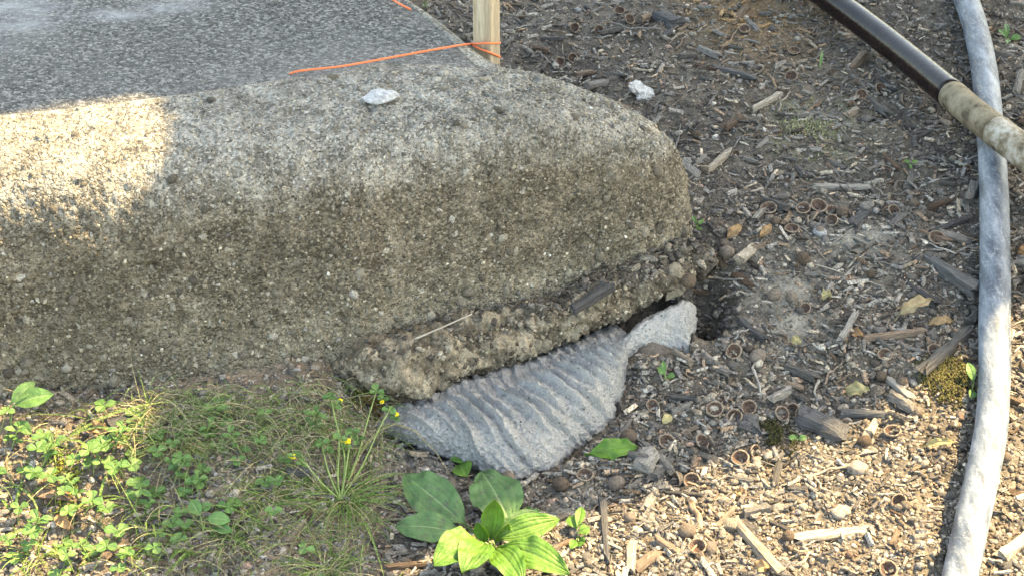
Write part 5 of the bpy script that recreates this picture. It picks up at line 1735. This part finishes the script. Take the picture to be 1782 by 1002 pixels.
for (u, v, D, yaw, tilt, L_) in [(1337, 370, 25, -1.6, .35, 'dark-mouthed acorn cap at the left of the row of caps'), (1397, 372, 22, -1.2, .5, 'second acorn cap from the left in the row'), (1424, 366, 25, -1.4, .5, 'large acorn cap in the middle of the row'),
                               (1447, 370, 22, -1.5, .35, 'rightmost open acorn cap of the row by the slate chip'), (1448, 390, 20, -2.4, .9, 'tilted acorn cap below the row'), (1378, 403, 22, -1.6, .2, 'open acorn cap left of the white pebble'),
                               (1555, 370, 20, -1.0, .6, 'half-buried acorn cap at the crooked twig'), (1629, 425, 24, -1.6, .6, 'acorn cap rim left of the hose'), (1276, 622, 25, -1.3, .8, 'acorn cap beside the round acorn right of the hole'),
                               (1625, 622, 24, -1.6, .4, 'reddish acorn cap under the long grey splint'), (1538, 632, 22, -1.5, .5, 'dark open acorn cap left of the long splint'), (1243, 724, 26, -1.6, .7, 'tall acorn cap at left of the group above the moss'),
                               (1278, 733, 24, -1.5, .8, 'reddish acorn cap next to the pointed sliver'), (1302, 718, 24, -1.6, .7, 'acorn cap above the pointed sliver'), (1360, 722, 24, -1.5, .7, 'hairy-rimmed acorn cap above the moss clump'),
                               (1380, 710, 22, -1.7, 1.0, 'acorn cap on edge left of the bark slab'), (1397, 714, 22, -1.7, 1.0, 'acorn cap on edge nearest the bark slab'), (1159, 776, 25, -1.6, .8, 'grey acorn cap above the slanting split stick'),
                               (1221, 772, 24, -1.3, .6, 'broken acorn cap above the pair of caps'), (1180, 835, 24, -2.4, 1.6, 'grey acorn cap turned away in the pair'), (1203, 838, 26, -1.5, .75, 'reddish hollow acorn cap of the pair'),
                               (1288, 805, 27, -1.5, .6, 'dark hollow acorn cap at the shadow edge'), (1212, 969, 28, -1.6, .4, 'sunlit acorn cap below the reddish stalk'), (1545, 995, 30, -1.5, .4, 'acorn cap on the bottom edge near the hose'),
                               (1552, 758, 26, -1.6, .2, 'pale acorn cap rim right of the flat wood piece'), (1562, 885, 24, -1.2, .9, 'acorn cap lying on its side in the sun left of the hose'), (1018, 838, 26, -2.0, .3, 'acorn cap ring below the grout foot'),
                               (1135, 716, 22, -1.4, .6, 'dark acorn cap close to the right side of the grout'), (1095, 44, 17, -1.4, .7, 'open acorn cap in the cluster far right of the stake'), (1078, 28, 16, -1.6, .5, 'topmost open acorn cap of the stake cluster'),
                               (1000, 55, 16, -2.2, .8, 'acorn cap left of the stake cluster'), (1042, 60, 16, -1.5, .8, 'acorn cap between two twigs right of the stake'), (974, 105, 15, -1.4, .9, 'reddish acorn cap close behind the kerb top'), (996, 103, 15, -1.0, .9, 'acorn cap right of the reddish one behind the kerb'),
                               (1382, 92, 19, -1.5, .2, 'pale acorn cap ring below the dark pipe'), (1376, 145, 20, -1.5, .6, 'brown acorn cap under the pale ring'), (1531, 165, 20, -1.4, .7, 'orange-brown acorn cap below the middle of the pipe'), (1497, 183, 18, -1.5, .8, 'dark acorn cap below the orange-brown one'),
                               (1209, 900, 24, -1.5, .2, 'flared acorn cap on top of the reddish stalk'), (1295, 62, 18, -1.6, .3, 'orange-tinted acorn cap in the shredded bark')]:
    cap(u, v, D, yaw, tilt, L_, u)
for (u, v, D, yaw, L_) in [(1317, 628, 26, .5, 'round pale acorn right of the dark hole'), (1197, 482, 25, 1.0, 'round speckled acorn on the ledge under the kerb nose'), (975, 848, 28, -.4, 'round dark acorn below the grout foot'), (1072, 843, 28, .3, 'knobbly round acorn left of the narrow flat chip'),
                           (884, 843, 26, 1.5, 'brown acorn tucked under the lowest point of the grout'), (1093, 768, 26, .2, 'smooth grey acorn above the crumpled leaf'), (1377, 516, 20, 1.4, 'fat acorn with cap near the bare clay patch'), (1346, 512, 22, 0.2, 'long dark acorn on the bare clay patch'),
                           (1465, 371, 22, .8, 'brown acorn at the end of the row of caps'), (1264, 445, 26, -.6, 'brown acorn shell near the curled leaf right of the kerb'), (1398, 450, 24, 2.0, 'reddish acorn below the white pebble'), (1568, 678, 20, 0., 'round pebble-like acorn left of the mossy patch'), (1194, 940, 28, .4, 'sunlit round acorn left of the reddish stalk'), (1235, 965, 24, 1.2, 'small sunlit acorn right of the hollow cap')]:
    oc = acorn(u, v, D, yaw, L_, u)
    if (u, v) == (1197, 482):
        oc.location = at(1197, 484, .100) - np.array([0, .006, 0])
for (u, v, D, yaw, key, L_) in [(1426, 405, 26, 1.6, 'white_stone', 'white oval pebble below the row of acorn caps'), (1508, 358, 24, .4, 'pebble', 'grey pebble above the slate-grey chip'), (479, 764, 26, .5, 'pebble', 'pinkish-grey flat pebble in the shaded grass'), (1508, 215, 20, .2, 'pebble', 'rounded brown pebble below the pipe'),
                               (1672, 262, 16, .2, 'aggregate', 'small reddish pebble left of the hose below the pipe'), (1658, 275, 14, .9, 'aggregate', 'second reddish pebble left of the hose'), (1490, 820, 36, .2, 'pebble', 'large sunlit clod left of the hose'), (1462, 893, 34, .1, 'pebble', 'dark crumbly lump on the large flat tan chip'),
                               (1240, 560 + 180, 16, 0., 'pebble', 'small pebble under the tall acorn cap'), (1005, 20, 12, .2, 'white_stone', 'small white pebble above the stake twigs'), (1270, 915, 34, .8, 'aggregate', 'buff stone in the sunlit mulch beside the splint')]:
    pebble(u, v, D, yaw, key, L_, u)
# white flake beside the kerb nose
P = atz(1112, 176)
V, F = lump(2, 33, .7, 1.3)
V[:, 2] = np.clip(V[:, 2], -.4, .4)
P = at(1112, 178, .20)
o = obj('stone_flake', mesh_np('stone_flake', V * np.array([.016, .012, .012]), F, None, False), MAT['white_rock'], label='angular white flake lying just behind the kerb end', category='stone')
Pf_ = atz(1118, 172)
o.location = (Pf_[0], Pf_[1], Pf_[2] + .006)
o.rotation_euler = (.5, .3, .7)

# the rest: alike pieces, each its own thing, nearest shown largest
def spot(minv=-20):
    while True:
        u, v = int(rng.uniform(640, 1800)), int(rng.uniform(0, 1004))
        P = atg(u, v)
        if in_kerb(P[:1], P[1:2])[0] or under_grout(P[:1], P[1:2])[0]:
            continue
        uvk = on_front(u, v)
        if uvk:
            continue
        if u > 1360 and v > 700 and u < 1700 and rng.random() < .55:
            continue
        if u < 1000 and v > 700 and (u < 760 or v < 860):
            continue
        if any((P[0] - a) ** 2 + (P[1] - b) ** 2 < (.35 * c) ** 2 for a, b, c in taken[-400:]):
            continue
        return u, v
def on_front(u, v):
    return inpoly(np.array([u]), np.array([v]), [(-50, 200), (870, 108), (1060, 160), (1185, 240), (1212, 400), (1130, 560), (840, 680), (660, 740), (-50, 730)])[0]
for k in range(300):
    u, v = spot()
    s = .95 if v > 300 else .78
    L = rng.uniform(15, 36) * s if rng.random() < .78 else rng.uniform(36, 54) * s
    pk = rng.random()
    chip(u, v, L, L * rng.uniform(.2, .42), rng.uniform(-50, 60), G_ if pk < .76 else (T_ if pk < .83 else B_k), None, rng.uniform(.35, .8), k=k % 8, pitch=rng.uniform(-.2, .2), roll=rng.uniform(-.5, .5))
for k in range(150):
    u, v = spot()
    a = rng.uniform(-.8, .9)
    L = rng.uniform(24, 62)
    pk = rng.random()
    twig(u - L / 2 * math.cos(a), v + L / 2 * math.sin(a), u + L / 2 * math.cos(a), v - L / 2 * math.sin(a), rng.uniform(2, 4.6), G_ if pk < .5 else (T_ if pk < .75 else B_k), None, k)
for k in range(30):
    u, v = spot()
    cap(u, v, np.interp(v, [0, 400, 1000], [15, 21, 26]) * rng.uniform(.75, 1.1), rng.uniform(0, 6.28), rng.choice([.3, .6, .9, 1.3, 2.4, 2.9]) * rng.uniform(.8, 1.1), None, k)
for k in range(20):
    u, v = spot()
    acorn(u, v, np.interp(v, [0, 400, 1000], [13, 17, 23]) * rng.uniform(.8, 1.1), rng.uniform(0, 6.28), None, k)
for k in range(170):
    u, v = spot()
    pebble(u, v, np.interp(v, [0, 400, 1000], [9, 13, 18]) * rng.uniform(.7, 1.35), rng.uniform(0, 6.28), 'pebble', None, k)
for k in range(34):
    u, v = int(rng.uniform(-10, 560)), int(rng.uniform(725, 1000))
    pebble(u, v, rng.uniform(10, 20), rng.uniform(0, 6.28), 'pebble', None, k)
for k in range(24):
    u, v = int(rng.uniform(-10, 640)), int(rng.uniform(730, 1000))
    L = rng.uniform(18, 40)
    chip(u, v, L, L * .35, rng.uniform(-40, 60), B_k if k % 2 else T_, None, .5, k=k % 8)

# loose bits on the rubble ledge
nl = 520
i = np.clip((30 + (NR - 38) * rng.random(nl) ** .55).astype(int), 30, NR - 9)
ang = rng.uniform(.7, 2.3, nl)
j = (ang / (2 * np.pi) * NA).astype(int)
pos = Pf.reshape(NR, NA, 3)[i, j]
nn = nf[i, j]
r = rng.uniform(.0012, .0048, nl)
pos = pos + nn * (r * .3)[:, None]
c = np.array([(.12, .105, .085), (.17, .155, .135), (.24, .21, .165), (.09, .08, .07)])[rng.integers(0, 4, nl)] * rng.uniform(.75, 1.25, (nl, 1))
obj('ledge_debris', scatter_mesh('ledge_debris', CLOD1[:2] + [SLIV[0], SLIV[1], SLIV[2], SLIV[3]], pos, frame(nn), np.stack([r * rng.uniform(1, 2.2, nl), r, r * .7], 1), c), MAT['bits'], kind='stuff', label='dark soil and bark bits lying on the rubble ledge')

# soil grains stuck to the front of the ledge
nl = 1500
i = rng.integers(20, NR - 8, nl)
j = ((rng.uniform(-1.4, 1.2, nl) % (2 * np.pi)) / (2 * np.pi) * NA).astype(int) % NA
nn = nf[i, j]
r = .0007 + .0019 * rng.random(nl) ** 2
pos = Pf.reshape(NR, NA, 3)[i, j] + nn * (r * .25)[:, None]
c = np.array([(.15, .125, .095), (.24, .205, .155), (.33, .285, .21), (.09, .075, .06), (.42, .38, .30)])[rng.choice(5, nl, p=[.26, .27, .2, .2, .07])] * rng.uniform(.75, 1.25, (nl, 1))
gs = obj('soil_grains', scatter_mesh('soil_grains', CLOD0, pos, frame(nn), np.stack([r * rng.uniform(1, 1.7, nl), r, r * .8], 1), c), MAT['bits'], footing, kind='stuff')

# withered leaves and leaf scraps
def dry_leaf(u0, v0, u1, v1, W, label, mat='deadleaf', seed=1, h=.010, wave=.12):
    A_, B_ = atz(u0, v0, .004), atz(u1, v1, h)
    V, F, c = leaf_sheet(A_, B_, W * PX, (rng.uniform(-.6, .6), -.5, .7), .2, .55, wave * 1.8, .9, 18, 9, seed)
    o = obj('dry_leaf', mesh_np('dry_leaf', V - A_, F, c), MAT[mat], label=label, category='leaf')
    o.location = A_
MAT['yellowleaf'] = mk_leaf('yellowed_leaf', (.36, .31, .15), (.42, .36, .2), .2, .7, .3, .2)
MAT['rustleaf'] = mk_leaf('rusty_leaf', (.36, .20, .10), (.40, .26, .14), .4, .7, .3, .2)
dry_leaf(1556, 560, 1622, 543, 26, 'large withered tan leaf left of the hose', 'deadleaf', 3, .016)
dry_leaf(1606, 572, 1660, 563, 17, 'brown curled leaf strip below the large withered leaf', 'deadleaf', 4, .008)
dry_leaf(1262, 422, 1290, 408, 20, 'curled orange-tan leaf right of the kerb nose', 'rustleaf', 5, .014)
dry_leaf(1318, 420, 1342, 408, 16, 'rust-coloured leaf scrap right of the curled one', 'rustleaf', 6, .012)
dry_leaf(1150, 744, 1168, 732, 17, 'small yellow leaf bit right of the grout', 'yellowleaf', 7, .008, .04)
dry_leaf(1466, 690, 1512, 694, 26, 'pale yellowish leaf above the flat wood piece', 'yellowleaf', 8, .010)
dry_leaf(1600, 785, 1660, 786, 14, 'golden curled leaf strip in the sun left of the hose', 'yellowleaf', 9, .012)
dry_leaf(1278, 856, 1300, 868, 14, 'reddish leaf scrap at the shadow edge', 'rustleaf', 10, .006)
dry_leaf(1308, 992, 1340, 996, 22, 'orange leaf scrap at the bottom edge', 'rustleaf', 11, .008)
dry_leaf(1485, 588, 1500, 606, 18, 'rusty leaf scrap by the long dark stick', 'rustleaf', 12, .010)
dry_leaf(100, 900, 128, 930, 22, 'orange dead leaf in the sunlit weeds', 'rustleaf', 13, .012)
dry_leaf(158, 752, 192, 772, 24, 'orange-brown dead leaf among the sunlit grass', 'rustleaf', 14, .014)
dry_leaf(1376, 600, 1392, 590, 20, 'pale yellow leaf crumb on the bare clay', 'yellowleaf', 15, .006)
dry_leaf(1428, 522, 1446, 512, 20, 'pale cream leaf crumb right of the clay patch', 'yellowleaf', 16, .006)
dry_leaf(1768, 445, 1790, 440, 20, 'orange leaf at the far right edge', 'rustleaf', 17, .010)

# moss
def moss(u, v, rx, ry, n, cols, label, h=.006):
    P0 = atz(u, v)
    q = rng.normal(size=(n, 2)) * .42
    q = q[((q ** 2).sum(1) < 1) & (fbm(np.stack([q[:, 0], q[:, 1], q[:, 0] * 0 + u], 1), 2.2, 3, 7) > -.18)]
    X, Y = P0[0] + q[:, 0] * rx, P0[1] + q[:, 1] * ry
    k = len(X)
    hh_ = h * (1 - (q ** 2).sum(1))
    pos = np.stack([X, Y, gz(X, Y) + hh_], 1)
    r = rng.uniform(.0008, .0018, k)
    c = np.asarray(cols)[rng.integers(0, len(cols), k)] * rng.uniform(.7, 1.3, (k, 1))
    SP_ = [(ICO[0][0] * np.array([.5, .5, 1.6]), ICO[0][1])]
    o = obj('moss_clump', scatter_mesh('moss_clump', SP_, pos - P0, rots(rng.uniform(0, 6.28, k), rng.uniform(-.9, .9, k), rng.uniform(-.9, .9, k)), np.stack([r, r, r], 1) * 1.2, c), MAT['grass'], label=label, category='moss')
    o.location = P0
moss(1345, 762, .030, .042, 900, [(.04, .042, .018), (.07, .07, .025), (.06, .05, .028)], 'dark bristly moss clump at the shadow edge', .007)
moss(1648, 668, .040, .046, 1500, [(.11, .10, .045), (.15, .145, .05), (.09, .075, .04)], 'olive mossy hummock left of the hose', .007)
moss(1400, 225, .05, .09, 700, [(.32, .33, .17), (.27, .27, .14), (.36, .35, .22)], 'pale dry moss patch in the mulch below the pipe', .003)
moss(112, 840, .022, .036, 420, [(.20, .22, .04), (.26, .27, .06)], 'yellow-green moss pad in the sunlit weeds', .008)
moss(640, 705, .02, .02, 500, [(.10, .09, .03), (.15, .10, .04)], 'brown moss at the left end of the ledge', .010)

# ------------------------------------------------------------------ what sets alike pieces apart: the marked pieces beside them
MARKS = [('the large flat tan chip', 1448, 927), ('the dark bark slab', 1428, 742), ('the flat grey wood piece', 1508, 723), ('the long grey splint', 1645, 622), ('the thick ridged stick', 1660, 490), ('the slate-grey chip', 1492, 384),
         ('the pale split stick', 1250, 287), ('the pale peeled stick', 1336, 182), ('the long grey strip', 1460, 328), ('the curved dark bark', 1200, 703), ('the crumpled green leaf', 1062, 793), ('the narrow flat chip', 1137, 860),
         ('the dark upright stick', 1052, 930), ('the slanting split stick', 1145, 800), ('the long pale splint', 1320, 960), ('the diagonal pale splint', 1255, 912), ('the grey-blue chip', 1163, 40), ('the white flake', 1112, 176),
         ('the wooden stake', 846, 60), ('the withered tan leaf', 1590, 552), ('the long dark stick', 1560, 590), ('the dark hole', 1228, 560), ('the white oval pebble', 1426, 405), ('the crooked twig', 1575, 388),
         ('the olive moss hummock', 1648, 668), ('the dark moss clump', 1345, 762), ('the golden leaf strip', 1630, 786), ('the sunlit clod', 1490, 820), ('the plantain', 850, 930), ('the yellow-green weed', 1006, 945), ('the pale moss patch', 1400, 225),
         ('the pale acorn cap ring', 1382, 92), ('the orange-brown acorn cap', 1531, 165), ('the pipe coupling', 1740, 232), ('the far-right seedling', 1754, 70), ('the kerb nose', 1205, 330), ('the yellow leaf bit', 1158, 738), ('the pair of acorn caps', 1190, 836),
         ('the round pale acorn', 1317, 628), ('the bare clay patch', 1365, 500), ('the reddish pebbles', 1665, 268), ('the twig right of the hose', 1745, 50), ('the bottom right pale chip', 1765, 960), ('the seedling by the hose', 1690, 690), ('the reddish stalk', 1220, 925),
         ('the yellow moss pad', 112, 840), ('the orange dead leaf', 114, 915), ('the broad-leaved weed', 370, 928), ('the radiating grass tuft', 598, 862), ('the pinkish pebble', 479, 764), ('the leaning bark chip', 220, 738), ('the oval-leaved weed', 60, 740), ('the slanting grass blade', 160, 820)]
MK = np.array([(a, b) for _, a, b in MARKS], float)
def dirword(du, dv, far):
    d = math.hypot(du, dv)
    ang = math.degrees(math.atan2(-dv, du))
    w = ['right of', 'upper right of', 'above', 'upper left of', 'left of', 'lower left of', 'below', 'lower right of'][int(((ang + 22.5) % 360) // 45)]
    return ('touching distance ' if False else ('just ' if d < 38 else '')) + w
used = set()
for o in list(COL.objects):
    if o.parent is None and 'group' in o and o.get('category') in ('wood chip', 'twig', 'acorn cap', 'acorn', 'pebble', 'clover'):
        P = np.array(o.location)
        u, v = topx(P)[0]
        dist = np.hypot(MK[:, 0] - u, MK[:, 1] - v)
        words = o['label'].split(' in ')[0]
        ex = ''
        if o['category'] in ('wood chip', 'twig'):
            R = np.array(o.matrix_basis.to_3x3())
            e = topx(np.stack([P - R[:, 0] * .5, P + R[:, 0] * .5]))
            du, dv = e[1] - e[0]
            ln = math.hypot(du, dv)
            an = math.degrees(math.atan2(-dv, du)) % 180
            ex = ['level', 'rising rightward', 'upright', 'falling rightward'][int(((an + 22.5) % 180) // 45)]
            sz = 'short' if ln < 26 else ('long' if ln > 42 else 'medium')
            words = words.replace('small ', '').replace('thin ', '')
            words = sz + ' ' + words + ' ' + ex
        elif o['category'] == 'acorn cap':
            up = (np.array(o.matrix_basis.to_3x3()) @ np.array([0, 0, 1.0]))
            words = ('upside-down' if up[2] < -.3 else ('tipped' if up[2] < .6 else 'open')) + ' ' + words
        elif o['category'] == 'pebble':
            words = ('larger' if o.scale[0] > .0042 else 'tiny') + ' ' + words.replace('small ', '')
        near_ = np.argsort(dist)
        cand = ['%s %s %s' % (words, dirword(u - MK[k, 0], v - MK[k, 1], 0), MARKS[k][0]) for k in near_[:3]]
        cand += ['%s between %s and %s' % (words, MARKS[near_[i_]][0], MARKS[near_[j_]][0]) for i_, j_ in ((0, 1), (0, 2), (1, 2), (0, 3), (1, 3))]
        cand = [c_ for c_ in cand if len(c_.split()) <= 16]
        lab = next((c_ for c_ in cand if c_ not in used), o['label'])
        used.add(lab)
        o['label'] = lab
